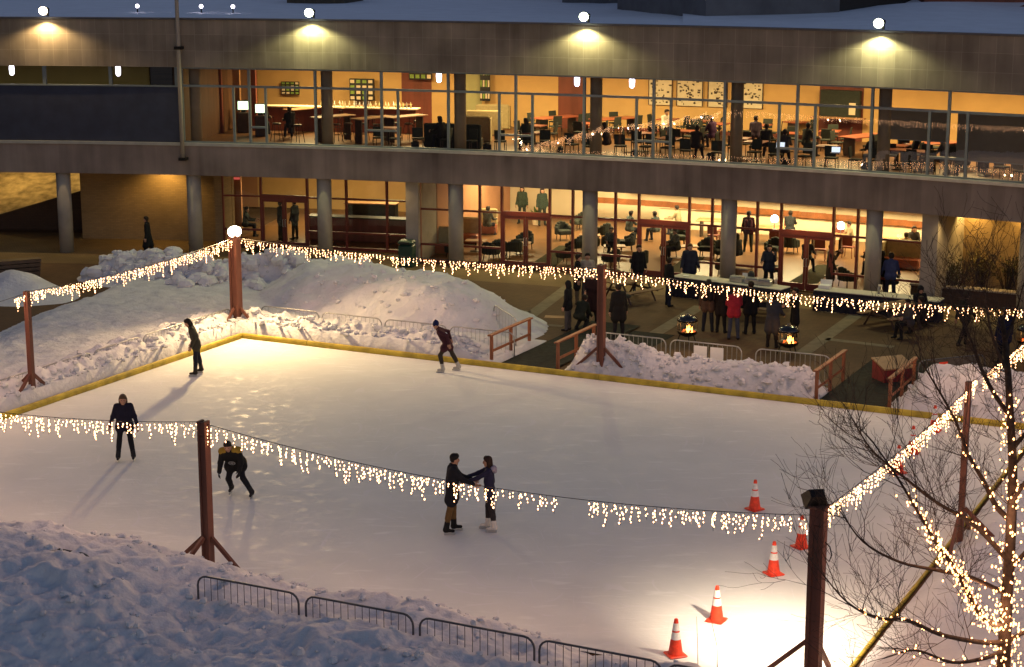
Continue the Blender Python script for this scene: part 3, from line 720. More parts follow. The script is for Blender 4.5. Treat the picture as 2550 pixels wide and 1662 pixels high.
# ---- passage under the building at the left: rising lamplit snowy bank and a dark wall with a sloping top
vv = []; ff = []; na_, nr_ = 60, 60
for i in range(na_+1):
    a = -1.5 + 8.2*i/na_
    for j in range(nr_+1):
        o_ = 7.5 + 8*j/nr_; z = max(0, (o_-8.0))*.34 + .22*float(billow(np.array(a*1.6), np.array(o_*1.1))) - .1
        vv.append(F(a, o_, z))
for i in range(na_):
    for j in range(nr_): q = i*(nr_+1)+j; ff.append((q, q+1, q+nr_+2, q+nr_+1))
M['ridges'] = mat('dirty_trodden_snow', (.40,.33,.22), .9, .55, 2.2, .5, 8)
tag(MB().add(vv, ff).build('snow_slope', M['ridges'], None, True), kind='structure')
wl = [(-40,548),(0,535),(70,514),(141,493),(206,475)]
wp = [D(px, py, F(ang_at(px,1,6),6,0).y) for px, py in wl]; t = empty('ramp_wall', Vector((wp[2].x,wp[2].y,0)), 0, 'dark brown brick wall with a sloping top in the passage at the far left', 'wall')
q = MB(); nb = Vector((0,.3,0))
for p0, p1 in zip(wp[:-1], wp[1:]):
    z0, z1 = Vector((p0.x,p0.y,0)), Vector((p1.x,p1.y,0)); q.add([z0,z1,p1,p0,z0+nb,z1+nb,p1+nb,p0+nb], [(0,1,2,3),(5,4,7,6),(3,2,6,7),(0,4,5,1)])
o = q.build('wall', M['darkbrick'], t); o.matrix_parent_inverse = Matrix.Translation(t.location).inverted()
lamp_light('passage_lamp', 'POINT', F(1.8,11.0,3.2), POW['passage'], (1,.62,.17), .15); lamp_light('passage_lamp', 'POINT', F(4.2,12.0,3.2), POW['passage']*.6, (1,.66,.22), .15)
mb = MB()
for i in range(5): mb.cbox((.0+.12*i, 0, .10+.16*i), (2.6-.2*i, .5, .13), 0, 0)
o = mb.build('plank_stack', M['darkwood'], None, loc=G(12, 700)); o.rotation_euler = (0,0,R_(25)); tag(o, 'dark stacked planks beside the snow lump at the left edge', 'planks')
# broken clods of ploughed snow lying on the banks
def clods(fn, spots, seed, lim):
    rg = random.Random(seed); b = MB()
    for (a, c, n, sp, r0, r1) in spots:
        for k in range(n):
            t = rg.random(); u = a[0]+(c[0]-a[0])*t+rg.gauss(0,sp); v = a[1]+(c[1]-a[1])*t+rg.gauss(0,sp); hh = float(fn(np.array([[u]]), np.array([[v]]))[0,0])
            if hh < lim: continue
            r = r0+(r1-r0)*rg.random()**2.5; p = UV(u, v, hh+r*.25); o0 = len(b.v); b.sphere(p, r, 4, 0, (rg.uniform(.8,1.3), rg.uniform(.8,1.3), rg.uniform(.6,.95)))
            for q in range(o0, len(b.v)): x = Vector(b.v[q])-p; b.v[q] = tuple(p + x*rg.uniform(.72,1.25))
    tag(b.build('snow_clods', M['snow']), kind='stuff')
clods(fieldA, [((-44.6,55.1),(-40.2,54.6),190,.75,.06,.34), ((-40.2,54.6),(-35.0,57.0),210,.75,.06,.34), ((-34.7,49.0),(-34.7,36),260,.25,.03,.12), ((-34.5,49.2),(-25.6,49.2),300,.25,.03,.13), ((-33,53),(-27,51.5),160,1.3,.03,.12)], 1, .1)
clods(fieldB, [((-22.3,49.4),(-14.8,49.4),330,.32,.03,.13)], 2, .05); clods(fieldC, [((-12.2,49.6),(-4,49.6),220,.5,.03,.13)], 3, .05)
clods(fieldD, [((-24,28.6),(-10,28.6),260,.6,.03,.10), ((-28,25),(-10,25),260,1.6,.03,.13)], 4, .05)
# ================================================================= POSTS AND LIGHT STRINGS
HP = 3.40
POSTS = {'P2':((-34.73,49.2),.30,3.36,'corner'),'P3':((-21.35,49.09),.21,3.45,'far'),'P4':((-8.0,49.2),.28,3.4,'cornerR'),'P5':((-8.02,38.3),.13,3.72,'right'),
 'P7':((-8.62,29.42),.26,3.38,'cornerN'),'P6':((-21.64,29.35),.19,3.38,'near'),'P8':((-34.6,29.4),.26,3.38,'cornerL'),'P1':((-34.5,38.77),.15,3.3,'left')}
PL = {'P2':'red stained corner post at the far left of the rink, topped by a floodlight','P3':'red stained timber post midway along the far side of the ice','P4':'timber corner post at the far right of the rink','P5':'slim red stained post at the right side of the ice behind the lit tree',
 'P7':'thick dark timber post beside the bright patch of ice at the near right corner','P6':'timber post with braces midway along the near side, beside the hockey skater','P8':'timber corner post at the near left of the rink','P1':'slim red stained post at the left side of the ice'}
PT = {}
eu = Vector((EU[0],EU[1],0)); ev = Vector((EV[0],EV[1],0))
BR_D = {'corner':[(1,0),(0,-1)],'far':[(1,0),(-1,0),(0,1)],'cornerR':[(-1,0),(0,-1)],'right':[(0,1),(0,-1),(1,0)],'cornerN':[(-1,0),(0,1)],'near':[(1,0),(-1,0),(-.35,-1)],'cornerL':[(1,0),(0,1)],'left':[(0,1),(0,-1),(-1,0)]}
for k, ((u,v), wd, hh, kind) in POSTS.items():
    p = UV(u, v); t = empty('timber_post', p, YAW, PL[k], 'post', 'timber posts round the rink'); PT[k] = p + Vector((0,0,hh))
    b = MB(); h = wd/2
    if wd > .17:   # two boards either side of a recessed core
        b.box(-h*.45,-h*.8,0,h*.45,h*.8,hh-.32); b.box(-h,-h,0,-h*.46,h,hh); b.box(h*.46,-h,0,h,h,hh); b.box(-h*.459,-h*.9,hh-.3,h*.459,h*.9,hh-.02)
    else: b.bbox((0,0,hh/2), (wd,wd,hh), .008)
    b.build('pole', M['postwood'], t)
    if kind.startswith('corner'):
        c = MB(); c.bbox((0,0,hh+.02), (wd*1.25,wd*1.25,.045), .012); c.build('cap', M['postwood'], t)
    for dx, dy in BR_D[kind]:
        L = math.hypot(dx,dy); dx/=L; dy/=L; q = MB(); an = math.atan2(dy,dx); h0 = .88
        A = Vector((dx*h, dy*h, h0)); B = Vector((dx*1.02, dy*1.02, .03)); d = (B-A); 
        px_ = Vector((-dy,dx,0))*.035; nrm = d.cross(px_).normalized()*.04
        vsx = [A-px_-nrm, A+px_-nrm, A+px_+nrm, A-px_+nrm, B-px_-nrm, B+px_-nrm, B+px_+nrm, B-px_+nrm]
        q.add(vsx, [(0,1,2,3),(7,6,5,4),(0,4,5,1),(1,5,6,2),(2,6,7,3),(3,7,4,0)]); q.build('brace', M['postwood'], t)
# floodlight on the far left corner post, aimed across the ice
def floodhead(p, target, mt, label, power, col, size, lr=.23):
    d = (Vector(target)-p); rz = math.atan2(d.y, d.x)-math.pi/2; tilt = math.atan2(d.z, math.hypot(d.x,d.y))
    t = empty('rink_floodlight', p, rz, label, 'floodlight')
    Mx = Matrix.Rotation(tilt, 3, 'X')
    b = MB(); prof = [(-.22,-.17,.10),(.22,-.17,.10),(.22,.17,.10),(-.22,.17,.10),(-.13,-.09,-.12),(.13,-.09,-.12),(.13,.09,-.12),(-.13,.09,-.12)]
    b.add([Mx @ Vector((x, z, y)) for x, y, z in prof], [(4,5,6,7),(0,4,7,3),(1,2,6,5),(3,7,6,2),(0,1,5,4)]); b.build('housing', M['blackmetal'], t)
    b = MB(); b.tube([(0,0,-.12),(0,-.05,-.22)], .03, 6); b.build('bracket', M['blackmetal'], t)
    l = MB(); l.sphere((0,0,0), lr, 12, 0, (1,.55,.85)); l.v = [tuple(Mx @ (Vector(q)+Vector((0,.10-(.23-lr)*.2,0)))) for q in l.v]; l.build('lens', mt, t, True)
    return t
pf = PT['P2'] + Vector((0,0,.12)); tg = UV(-23, 38, .6)
floodhead(pf, tg, M['lens_warm'], 'dazzling warm floodlight on the far left corner post', 0, None, 0)
dF = (tg-pf).normalized(); o = lamp_light('flood_light', 'AREA', pf+dF*.27, POW['flood'], (1,.68,.32), .34, tg, sizey=.24)
pn = PT['P7'] + Vector((-.05,.05,.16)); tn = UV(-9.9, 31.2)
floodhead(pn, tn, M['lens_warm'], 'black floodlight on the near right post, turned down to the ice', 0, None, 0, .15)
dN = (tn-pn).normalized(); o = lamp_light('flood_light', 'SPOT', pn+dN*.29, POW['near'], (1,.80,.58), .10, tn, spot=R_(78), blend=1.0)
# icicle light strings
bm_ = MB(); bm_.sphere((0,0,0), .021, 4, 0, (.85,.85,1.25)); BULB_ME = None
def make_bulb_mesh(name, r, m):
    b = MB(); b.sphere((0,0,0), r, 4, 0, (.85,.85,1.3)); o = b.build('bulb_source', m); me = o.data; bpy.data.objects.remove(o); me.name = name; return me
BULB = make_bulb_mesh('bulb', .0165, M['bulb']); BULBT = make_bulb_mesh('tree_bulb', .0185, M['bulbtree'])
def hang_bulbs(root, pts, me, mt, r, sub=None):
    inv = None
    pts = list(pts); random.Random(4).shuffle(pts)
    for p in pts[:100]:
        o = bpy.data.objects.new('bulb', me); COL.objects.link(o); o.parent = root; o.location = p - root.location; k_ = .72+.5*((p.x*37.1+p.z*91.7) % 1); o.scale = (k_,k_,k_*(.9+.3*((p.y*53.3) % 1)))
    if len(pts) > 100:
        b = MB()
        for p in pts[100:]: b.sphere(p-root.location, r*(.72+.5*((p.x*37.1+p.z*91.7) % 1)), 3, 0, (.85,.85,1.3))
        o = b.build('bulbs', mt, root); tag(o, kind='stuff')
def light_string(a, b, sag, label, seed, gaps=()):
    rng = random.Random(seed); A, B = Vector(a), Vector(b); root = empty('light_string', A, 0, label, 'string lights', 'icicle light strings round the rink')
    n = 40; cab = [A.lerp(B, i/n) - Vector((0,0,4*sag*(i/n)*(1-i/n))) for i in range(n+1)]
    mb = MB(); mb.tube([c-A for c in cab], .007, 5)
    L = (B-A).length; s = .12; pts = []
    while s < L-.1:
        t = s/L
        if not any(g0 < t < g1 for g0, g1 in gaps):
            c = A.lerp(B, t) - Vector((0,0,4*sag*t*(1-t))); ln = rng.choice([.16,.22,.30,.36,.44,.30])*rng.uniform(.85,1.15); z = rng.uniform(.04,.09); dx = rng.uniform(-.05,.05)
            d = (B-A).normalized(); top = c
            while z < ln:
                p = c + d*(dx*z/.3+rng.uniform(-.03,.03)) - Vector((0,0,z)); pts.append(p); z += rng.uniform(.035,.09)
            mb.tube([top-A, c + d*dx - Vector((0,0,ln)) - A], .004, 3)
        s += rng.uniform(.04,.15)
    mb.build('cable', M['wire'], root); hang_bulbs(root, pts, BULB, M['bulb'], .0165)
    for t in (.17,.5,.83):   # the bulbs' own light, gathered
        c = A.lerp(B, t) - Vector((0,0,4*sag*t*(1-t)+.22)); o = lamp_light('string_glow', 'POINT', c, POW['string'], (1,.58,.37), .03); o.parent = root; o.matrix_parent_inverse = Matrix.Translation(A).inverted()
    return root
T = lambda k, dz=-.12: PT[k] + Vector((0,0,dz))
light_string(T('P2'), T('P3'), .14, 'icicle lights strung along the far side from the floodlight post to the middle post', 1, ((0,.02),))
light_string(T('P3'), T('P4'), .22, 'icicle lights strung along the far side to the right of the middle post', 2)
light_string(T('P2'), T('P1',-.02), .16, 'icicle lights strung along the left side between the slim post and the floodlight post', 3)
light_string(T('P1',-.05), T('P8'), .15, 'icicle lights leaving the picture at the left beyond the slim post', 4, ((.06,.16),))
light_string(T('P8'), T('P6',-.02), .42, 'icicle lights along the near side left of the braced post', 5)
light_string(T('P6',-.05), T('P7',-.15), .42, 'icicle lights along the near side in front of the skating couple', 6, ((.622,.662),))
light_string(T('P7',-.1), T('P5',-.15), .12, 'icicle lights along the right side from the thick near post', 7)
light_string(T('P5',-.05), T('P4'), .12, 'icicle lights along the right side beyond the slim right post', 8, ((.08,.14),))
mb = MB(); c = PT['P7']; mb.tube([c+Vector((.12,-.05,-.62)), c+Vector((.2,-.08,-.7)), c+Vector((.24,-.08,-.85)), c+Vector((.2,-.06,-.98)), c+Vector((.13,-.05,-.9))], .012, 5); tag(mb.build('cable_loop', M['wire']), 'loop of black cable hanging on the thick near post', 'cable')
# ================================================================= BARRIERS
def make_barrier(mname):
    def f():
        t = empty('crowd_barrier'); L, H, r = 2.3, 1.08, .20; b = MB(); pts = [(0,0,.12)]
        pts += [(0,0,H-r)] + [(r-r*math.cos(q), 0, H-r+r*math.sin(q)) for q in (.4,.8,1.2,1.57)]
        pts += [(L-r+r*math.sin(q), 0, H-r+r*math.cos(q)) for q in (0,.4,.8,1.2,1.57)] + [(L,0,.12)]
        b.tube(pts, .021, 6); b.tube([(0,0,.2),(L,0,.2)], .018, 6); b.build('frame', M[mname], t, True)
        b = MB(); n = 15
        for i in range(1, n): x = L*i/n; b.tube([(x,0,.2),(x,0,H-.01)], .0075, 4)
        b.build('bars', M[mname], t)
        for x in (.35, L-.35): MB().tube([(x,-.3,.02),(x,0,.14),(x,.3,.02)], .016, 5).build('foot', M[mname], t)
        return t
    return f
BAR_G = Proto(make_barrier('galv')); BAR_D = Proto(make_barrier('darksteel'))  # near barriers take the darker steel: their backlit shade is in the colour
def bar(pr, u, v, ang, z, label): pr(UV(u, v, z), YAW+ang, label, 'crowd barrier', 'steel crowd barriers round the rink')
ords = ['first','second','third','fourth','fifth','sixth','seventh']
for i, u in enumerate((-34.35,-31.93,-29.5,-27.08)): bar(BAR_G, u, 50.1, 0, -.28, 'grey crowd barrier in snow behind the far kerb, %s right of the floodlight post' % ords[i])
for i in range(5): bar(BAR_G, -35.05, 49.3-2.42*i, R_(-90), -.28, 'grey crowd barrier half buried in snow along the left kerb, %s from the floodlight post' % ords[i])
for i, u in enumerate((-22.2,-19.75,-17.0)): bar(BAR_G, u, 50.75, 0, -.12, 'grey crowd barrier behind the snow bank between the two ramps, %s from the left' % ords[i])
bar(BAR_G, -26.75, 52.55, R_(-45), 0, 'grey crowd barrier set at an angle between the snow heap and the left ramp')
bar(BAR_D, -12.1, 50.8, R_(48), 0, 'dark crowd barrier hung with a tarp behind the right snow bank')
for i, u in enumerate((-27.45,-25.0)): bar(BAR_D, u, 26.92, 0, -.0, 'dark crowd barrier nearly buried in the near snow bank, %s at the left edge' % ('outer one' if i == 0 else 'inner one'))
for i, u in enumerate((-20.12,-17.66,-15.22,-12.82,-10.42)): bar(BAR_D, u, 26.92, 0, -.0, 'dark crowd barrier in the near snow, %s to the right of the braced post' % ords[i])
q = MB(); A = UV(-11.75,51.15); B = UV(-10.75,52.3); k = 8
for i in range(k):
    a = A.lerp(B, i/k); b2 = A.lerp(B, (i+1)/k); s = Vector((.045,-.05,0)); w1 = .02*math.sin(i*2.1); w2 = .02*math.sin((i+1)*2.1)
    q.add([a+s+Vector((w1,w1,.25)), b2+s+Vector((w2,w2,.25)), b2+s+Vector((0,0,1.06)), a+s+Vector((0,0,1.06)), a+s*.6+Vector((w1,w1,.25)), b2+s*.6+Vector((w2,w2,.25)), b2+s*.6+Vector((0,0,1.06)), a+s*.6+Vector((0,0,1.06))], [(0,1,2,3),(5,4,7,6),(3,2,6,7),(0,4,5,1)])
t = empty('barrier_tarp', A, 0, 'dark tarp with a small red label hung over the right barrier', 'tarp'); o = q.build('cloth', M['canvas'], t, True); o.matrix_parent_inverse = Matrix.Translation(A).inverted()
q = MB(); s = Vector((.05,-.056,0)); a = A.lerp(B,.08); b2 = A.lerp(B,.28); q.quad(a+s+Vector((0,0,.8)), b2+s+Vector((0,0,.8)), b2+s+Vector((0,0,1.0)), a+s+Vector((0,0,1.0))); o = q.build('label', M['conered'], t); o.matrix_parent_inverse = Matrix.Translation(A).inverted()
for i, (u0, nm) in enumerate(((-18.95,'left'),(-18.42,'right'))):
    q = MB(); q.cbox((0,0,0), (.42,.012,.50)); o = q.build('paper_notice', M['paper'], None, loc=UV(u0+.2, 50.70, .62)); o.rotation_euler = (0,0,YAW); tag(o, 'plain white paper sheet on the middle barrier, the %s one of two' % nm, 'notice', 'paper sheets on the barrier')
# ================================================================= RAMP HANDRAILS
def make_rail():
    t = empty('ramp_handrail')
    for y in (0,1.35,2.7): MB().bbox((0,y,.46), (.09,.09,.92), .008).build('post', M['railwood'], t)
    MB().bbox((0,1.35,.945), (.14,3.0,.05), .008).build('rail', M['railwood'], t); MB().bbox((.052,1.35,.45), (.014,2.7,.09), .004).build('mid_rail', M['railwood'], t)
    return t
RAIL = Proto(make_rail)
for u, nm in ((-25.0,'left side of the left ramp, beside the snow heap'),(-22.72,'right side of the left ramp, by the middle post'),(-14.55,'left side of the right ramp, at the end of the snow bank'),(-12.42,'right side of the right ramp, by the red sided box')):
    RAIL(UV(u, 48.95), YAW, 'orange brown handrail, ' + nm, 'handrail', 'wooden ramp handrails')
# ================================================================= CONES
def make_cone():
    t = empty('traffic_cone'); H = .72
    b = MB(); b.bbox((0,0,.018), (.36,.36,.034), .016); b.lathe([(.145,.035),(.128,.10),(.035,H-.01),(.03,H)], (0,0,0), 20); b.build('body', M['conered'], t, False)
    def rr(z): return .128 + (.035-.128)*(z-.10)/(H-.11) + .003
    for z0, z1 in ((.33,.47),(.50,.64)): c = MB(); c.lathe([(rr(z0),z0),(rr(z1),z1)], (0,0,0), 20); c.f = c.f[:-2]; c.m = c.m[:-2]; c.build('collar', M['conewhite'], t, True)
    return t
CONE = Proto(make_cone)
for (px, py), nm in {(1879,1269):'alone on the ice right of the couple', (1995,1363):'on the ice just left of the thick dark post', (1926,1430):'on the ice, third nearest the bright patch', (1784,1546):'at the edge of the bright patch, glaring white', (1682,1632):'nearest the camera, at the foot of the snow bank', (2236,1178):'behind the right light string, nearest of three', (2272,1128):'behind the right light string, middle of three', (2326,1074):'behind the right light string, farthest of three'}.items():
    CONE(G(px, py, .034), R_(17+px%60), 'orange cone with white collars ' + nm, 'traffic cone', 'traffic cones on the ice')
# ================================================================= PEOPLE
def surfnets(Fd, org, h):
    s = Fd < 0; nx, ny, nz = Fd.shape; acc = np.zeros((nx-1,ny-1,nz-1,3)); cnt = np.zeros((nx-1,ny-1,nz-1))
    I, J, K = np.meshgrid(np.arange(nx-1), np.arange(ny-1), np.arange(nz-1), indexing='ij')
    base = np.stack([I,J,K], -1).astype(float)
    for ax in range(3):
        for a in (0,1):
            for b in (0,1):
                o = [0,0,0]; oth = [q for q in range(3) if q != ax]; o[oth[0]] = a; o[oth[1]] = b; o2 = list(o); o2[ax] = 1
                A = Fd[o[0]:nx-1+o[0], o[1]:ny-1+o[1], o[2]:nz-1+o[2]]; B = Fd[o2[0]:nx-1+o2[0], o2[1]:ny-1+o2[1], o2[2]:nz-1+o2[2]]
                c = (A < 0) != (B < 0)
                with np.errstate(all='ignore'): t = np.where(c, A/(A-B), 0)
                p = base + np.array(o); p = p.copy(); p[..., ax] += t
                acc += p*c[..., None]; cnt += c
    act = cnt > 0; idx = -np.ones(act.shape, int); idx[act] = np.arange(act.sum())
    V = acc[act]/cnt[act][:, None]*h + np.array(org); quads = []
    for ax in range(3):
        sl = [slice(None)]*3; sl2 = [slice(None)]*3; sl[ax] = slice(0,-1); sl2[ax] = slice(1,None)
        A = s[tuple(sl)]; B = s[tuple(sl2)]; ch = A != B
        p, q = [k for k in range(3) if k != ax]
        w_ = np.argwhere(ch); w_ = w_[(w_[:,p] > 0) & (w_[:,q] > 0) & (w_[:,p] < Fd.shape[p]-1) & (w_[:,q] < Fd.shape[q]-1)]
        def g(dp, dq): z = w_.copy(); z[:,p] -= dp; z[:,q] -= dq; return idx[z[:,0], z[:,1], z[:,2]]
        Q = np.stack([g(1,1), g(0,1), g(0,0), g(1,0)], 1); ins = A[w_[:,0], w_[:,1], w_[:,2]]
        if ax == 1: ins = ~ins
        Q[~ins] = Q[~ins][:, ::-1]; quads.append(Q)
    return V, np.concatenate(quads)
def cap_d(P, a, b, ra, rb):
    a = np.array(a); b = np.array(b); d = b-a; L = max(1e-9, (d**2).sum()); t = np.clip(((P-a)@d)/L, 0, 1)
    return np.sqrt((((P-a)-t[...,None]*d)**2).sum(-1)) - (ra+(rb-ra)*t)
def mesh_caps(caps, h, k=.03, pad=.04):
    lo = np.min([np.minimum(np.array(c[0])-c[2], np.array(c[1])-c[3]) for c in caps], 0)-pad-h; hi = np.max([np.maximum(np.array(c[0])+c[2], np.array(c[1])+c[3]) for c in caps], 0)+pad+h
    n = np.ceil((hi-lo)/h).astype(int)+1
    P = np.stack(np.meshgrid(*[lo[i]+h*np.arange(n[i]) for i in range(3)], indexing='ij'), -1); D_ = np.full(P.shape[:3], 9.0)
    for c in caps:
        m = np.maximum(c[2], c[3])+.12; a = np.minimum(c[0], c[1])-m; b = np.maximum(c[0], c[1])+m
        i0 = np.maximum(((a-lo)/h).astype(int), 0); i1 = np.minimum(((b-lo)/h).astype(int)+2, n); s = tuple(slice(x, y) for x, y in zip(i0, i1))
        d = cap_d(P[s], c[0], c[1], c[2], c[3]); o = D_[s]; hh = np.clip(.5+.5*(o-d)/k, 0, 1)
        D_[s] = o*(1-hh)+d*hh - k*hh*(1-hh)
    V, Q = surfnets(D_, lo, h)
    ds = np.stack([cap_d(V, *c[:4]) - (c[5] if len(c) > 5 else 0) for c in caps], 1); mi = np.array([c[4] for c in caps])[ds.argmin(1)]
    fm = np.sort(mi[Q], 1)[:, 1]
    return V, Q, fm
def rx(a): c, s = math.cos(a), math.sin(a); return np.array([[1,0,0],[0,c,-s],[0,s,c]])
def ry(a): c, s = math.cos(a), math.sin(a); return np.array([[c,0,s],[0,1,0],[-s,0,c]])
def rz_(a): c, s = math.cos(a), math.sin(a); return np.array([[c,-s,0],[s,c,0],[0,0,1]])
def _hand():
    c = []; 
    for i, (y, L) in enumerate(((-.030,.062),(-.010,.078),(.010,.083),(.030,.074))):
        c.append(((0,y*.55,0),(0,y,-.085),.014,.013,0)); b = (-.012-.003*i, y*1.08, -.085-L*.55); e = (-.040-.004*(3-i), y*1.08, -.085-L)
        c.append(((0,y,-.085), b, .0105,.0095,0)); c.append((b, e, .0095,.0075,0))
    c.append(((0,.026,-.022),(-.018,.058,-.058),.014,.011,0)); c.append(((-.018,.058,-.058),(-.03,.062,-.092),.011,.0085,0))
    return mesh_caps(c, .0065, .008, .01)
HANDV, HANDQ, _ = _hand()
PM = {}
def cmat(col, rough=.85, kind='cloth'):
    key = (tuple(col), kind)
    if key not in PM: PM[key] = mat('%s_%d' % (kind, len(PM)), col, rough, .14, 9, .12, 60, spec=.2)
    return PM[key]
SKIN = (.42,.24,.16)
def person(loc, heading, label, top=(.02,.02,.024), bottom=(.025,.03,.045), shoes=(.015,.014,.013), skin=SKIN, hair=(.02,.013,.009), H=1.75, lean=0, roll=0,
           legs=((0,4,0),(0,4,0)), arms=((0,10,12),(0,10,12)), coat=.16, bulk=1.0, hairlen='short', hat=None, head=(0,0), skates=None, pack=None, group=None, z=0.0, sit=None, h=.022, twist=0, gloves=None, scarf=None, extra=None, cat='person'):
    S = H/1.75; caps = []; TH, SH = .435*S, .43*S
    Rt = ry(R_(roll)) @ rx(-R_(lean)); pel = np.zeros(3)
    J = {}
    for i, sx in enumerate((-1, 1)):
        sw, ab, kn = legs[i]; hp = np.array([sx*.088*S, 0, 0]); R1 = ry(-sx*R_(ab)) @ rx(R_(sw)); k = hp + R1 @ np.array([0,0,-TH]); R2 = R1 @ rx(-R_(kn)); an = k + R2 @ np.array([0,0,-SH])
        fr = R2 @ rx(R_(kn-sw)*.75) if kn or sw else R2
        J[i] = (hp, k, an, rz_(-sx*R_(8)) @ np.array([0,1,0]) if not (kn or sw) else (fr @ np.array([0,1,0])))
    low = min(J[0][2][2], J[1][2][2]) - .075*S - (.055 if skates else 0)
    off = np.array([0,0,-low]) if sit is None else np.array([0,0,sit+.10])
    T_, B_, SK, SHO = 0, 1, 2, 3; b = bulk
    def ad(a, c, ra, rb, m, bias=0): caps.append((np.array(a)+off, np.array(c)+off, ra, rb, m, bias))
    up = lambda x, y, zz: Rt @ (rz_(R_(twist)) @ np.array([x, y, zz]) if zz > .2 else np.array([x, y, zz]))
    # torso
    for sx in (-1, 1):
        ad(up(sx*.075*S,0,.02), up(sx*.085*S,0,.22*S), .108*b*S, .108*b*S, T_ if coat > 0 else B_); ad(up(sx*.085*S,0,.22*S), up(sx*.105*S,.0,.42*S), .108*b*S, .098*b*S, T_)
    ad(up(-.145*S,-.01,.475*S), up(.145*S,-.01,.475*S), .068*b*S, .068*b*S, T_); ad(up(0,-.02,.2*S), up(0,-.015,.46*S), .115*b*S, .10*b*S, T_)
    ad(up(0,-.01,.49*S), up(0,.0,.575*S), .058*S, .052*S, SK); ad(up(0,-.012,.50*S), up(0,-.008,.53*S), .082*b*S, .070*S, T_)
    if scarf: pass
    # head
    nk = up(0,.0,.575*S); hy, hp_ = head; Rh = Rt @ rz_(-R_(hy)) @ rx(-R_(hp_)) @ rx(R_(lean*.55))
    hc = nk + Rh @ np.array([0,.018*S,.095*S])
    hv = lambda x, y, zz: hc + Rh @ (np.array([x, y, zz])*S)
    ad(hv(0,-.012,.03), hv(0,.006,-.02), .088*S, .080*S, SK); ad(hv(0,.02,-.03), hv(0,.045,-.088), .066*S, .036*S, SK); ad(hv(0,.088,.0), hv(0,.104,-.022), .010*S, .014*S, SK)
    for sx in (-1, 1): ad(hv(sx*.083,-.005,.0), hv(sx*.082,-.008,-.03), .017*S, .012*S, SK)
    # legs
    for i, sx in enumerate((-1, 1)):
        hp, k, an, fd = J[i]
        ad(hp, k, .088*S*(.96+.04*b), .066*S, B_); ad(k, an, .066*S, .053*S, B_); ad(k + (an-k)*.15 - fd*.012, k+(an-k)*.45 - fd*.012, .062*S, .062*S, B_)
        if coat > 0: ad(hp*np.array([1.05,1,1]) + (k-hp)*0, hp*np.array([1.05,1,1])+(k-hp)*min(1, coat/TH), .116*b*S, (.118+.05*coat)*b*S, T_)
        fd = fd/np.linalg.norm(fd); heel = an - np.array([0,0,.035*S]); toe = an + fd*.155*S - np.array([0,0,.042*S])
        if abs(fd[2]) > .2: toe = an + fd*.155*S + np.array([0,0,-.03*S])
        ad(heel - fd*.03*S, toe, .043*S, .036*S, SHO); ad(an, heel, .05*S, .046*S, SHO)
        if skates: ad(an + (k-an)*.30, an, .056*S, .054*S, SHO, .01)
        J[i] = J[i] + (heel, toe, fd)
    # arms
    hands = []
    for i, sx in enumerate((-1, 1)):
        sw, ab, el = arms[i][:3]; tw = arms[i][3] if len(arms[i]) > 3 else 0; sh = up(sx*.185*S,-.01,.475*S); R1 = (Rt if len(arms[i]) < 5 else np.eye(3)) @ ry(-sx*R_(ab)) @ rx(R_(sw)) @ rz_(sx*R_(tw)); e = sh + R1 @ np.array([0,0,-.29*S]); R2 = R1 @ rx(R_(el)); wv = e + R2 @ np.array([0,0,-.25*S])
        ad(sh, e, .060*b*S, .050*b*S, T_); ad(e, wv, .050*b*S, .041*b*S, T_); ad(wv + R2 @ np.array([0,0,.02]), wv + R2 @ np.array([0,0,-.02*S]), .028*S, .026*S, SK, -.006)
        hands.append((wv, R2, sx))
    V, Q, fm = mesh_caps(caps, h, .035)
    root = empty('person', loc, -R_(heading), label, cat, group)
    root.location.z = z + (0 if sit is None else 0)
    gm = cmat(gloves) if gloves else cmat(skin, .6, 'skin'); mats = [cmat(top), cmat(bottom), cmat(skin, .6, 'skin'), cmat(shoes, .6), gm, cmat((.012,.010,.010), .3, 'eyes')]
    mb = MB(); mb.v = V.tolist(); mb.f = [tuple(q) for q in Q.tolist()]; mb.m = fm.tolist()
    for wv, R2, sx in hands:
        hvx = HANDV.copy(); hvx[:,0] *= sx; hvx = hvx*S*1.02; hv2 = (R2 @ rz_(0) @ hvx.T).T + wv + off + R2 @ np.array([0,0,-.012])
        mb.add(hv2.tolist(), [tuple(q) if sx > 0 else tuple(q[::-1]) for q in HANDQ.tolist()], 4)
    for sx in (-1, 1): mb.sphere((hv(sx*.034,.079,.008)+off).tolist(), .0105*S, 4, 5)
    mb.add([(hv(-.022,.083,-.062)+off).tolist(), (hv(.022,.083,-.062)+off).tolist(), (hv(.018,.083,-.068)+off).tolist(), (hv(-.018,.083,-.068)+off).tolist()], [(0,1,2,3)], 5)
    mb.build('body', mats, root, True)
    # hair, hat, hood
    if hairlen and not hat or (hat and hairlen == 'long'):
        c = [(hv(0,-.028,.045)+off, hv(0,-.02,.0)+off, .094*S, .088*S, 0), (hv(-.03,.03,.085)+off, hv(.03,.03,.085)+off, .052*S, .052*S, 0), (hv(-.055,.0,.05)+off, hv(-.06,-.02,-.01)+off, .042*S,.036*S,0), (hv(.055,.0,.05)+off, hv(.06,-.02,-.01)+off, .042*S,.036*S,0)]
        if hairlen == 'long': c += [(hv(-.05,-.05,-.02)+off, hv(-.055,-.075,-.17)+off, .055*S,.05*S,0), (hv(.05,-.05,-.02)+off, hv(.055,-.075,-.17)+off, .055*S,.05*S,0)]
        if hairlen == 'mid': c += [(hv(-.07,-.03,.0)+off, hv(-.075,-.03,-.09)+off, .042*S,.04*S,0), (hv(.07,-.03,.0)+off, hv(.075,-.03,-.09)+off, .042*S,.04*S,0), (hv(0,-.07,0)+off, hv(0,-.075,-.09)+off, .055*S,.05*S,0)]
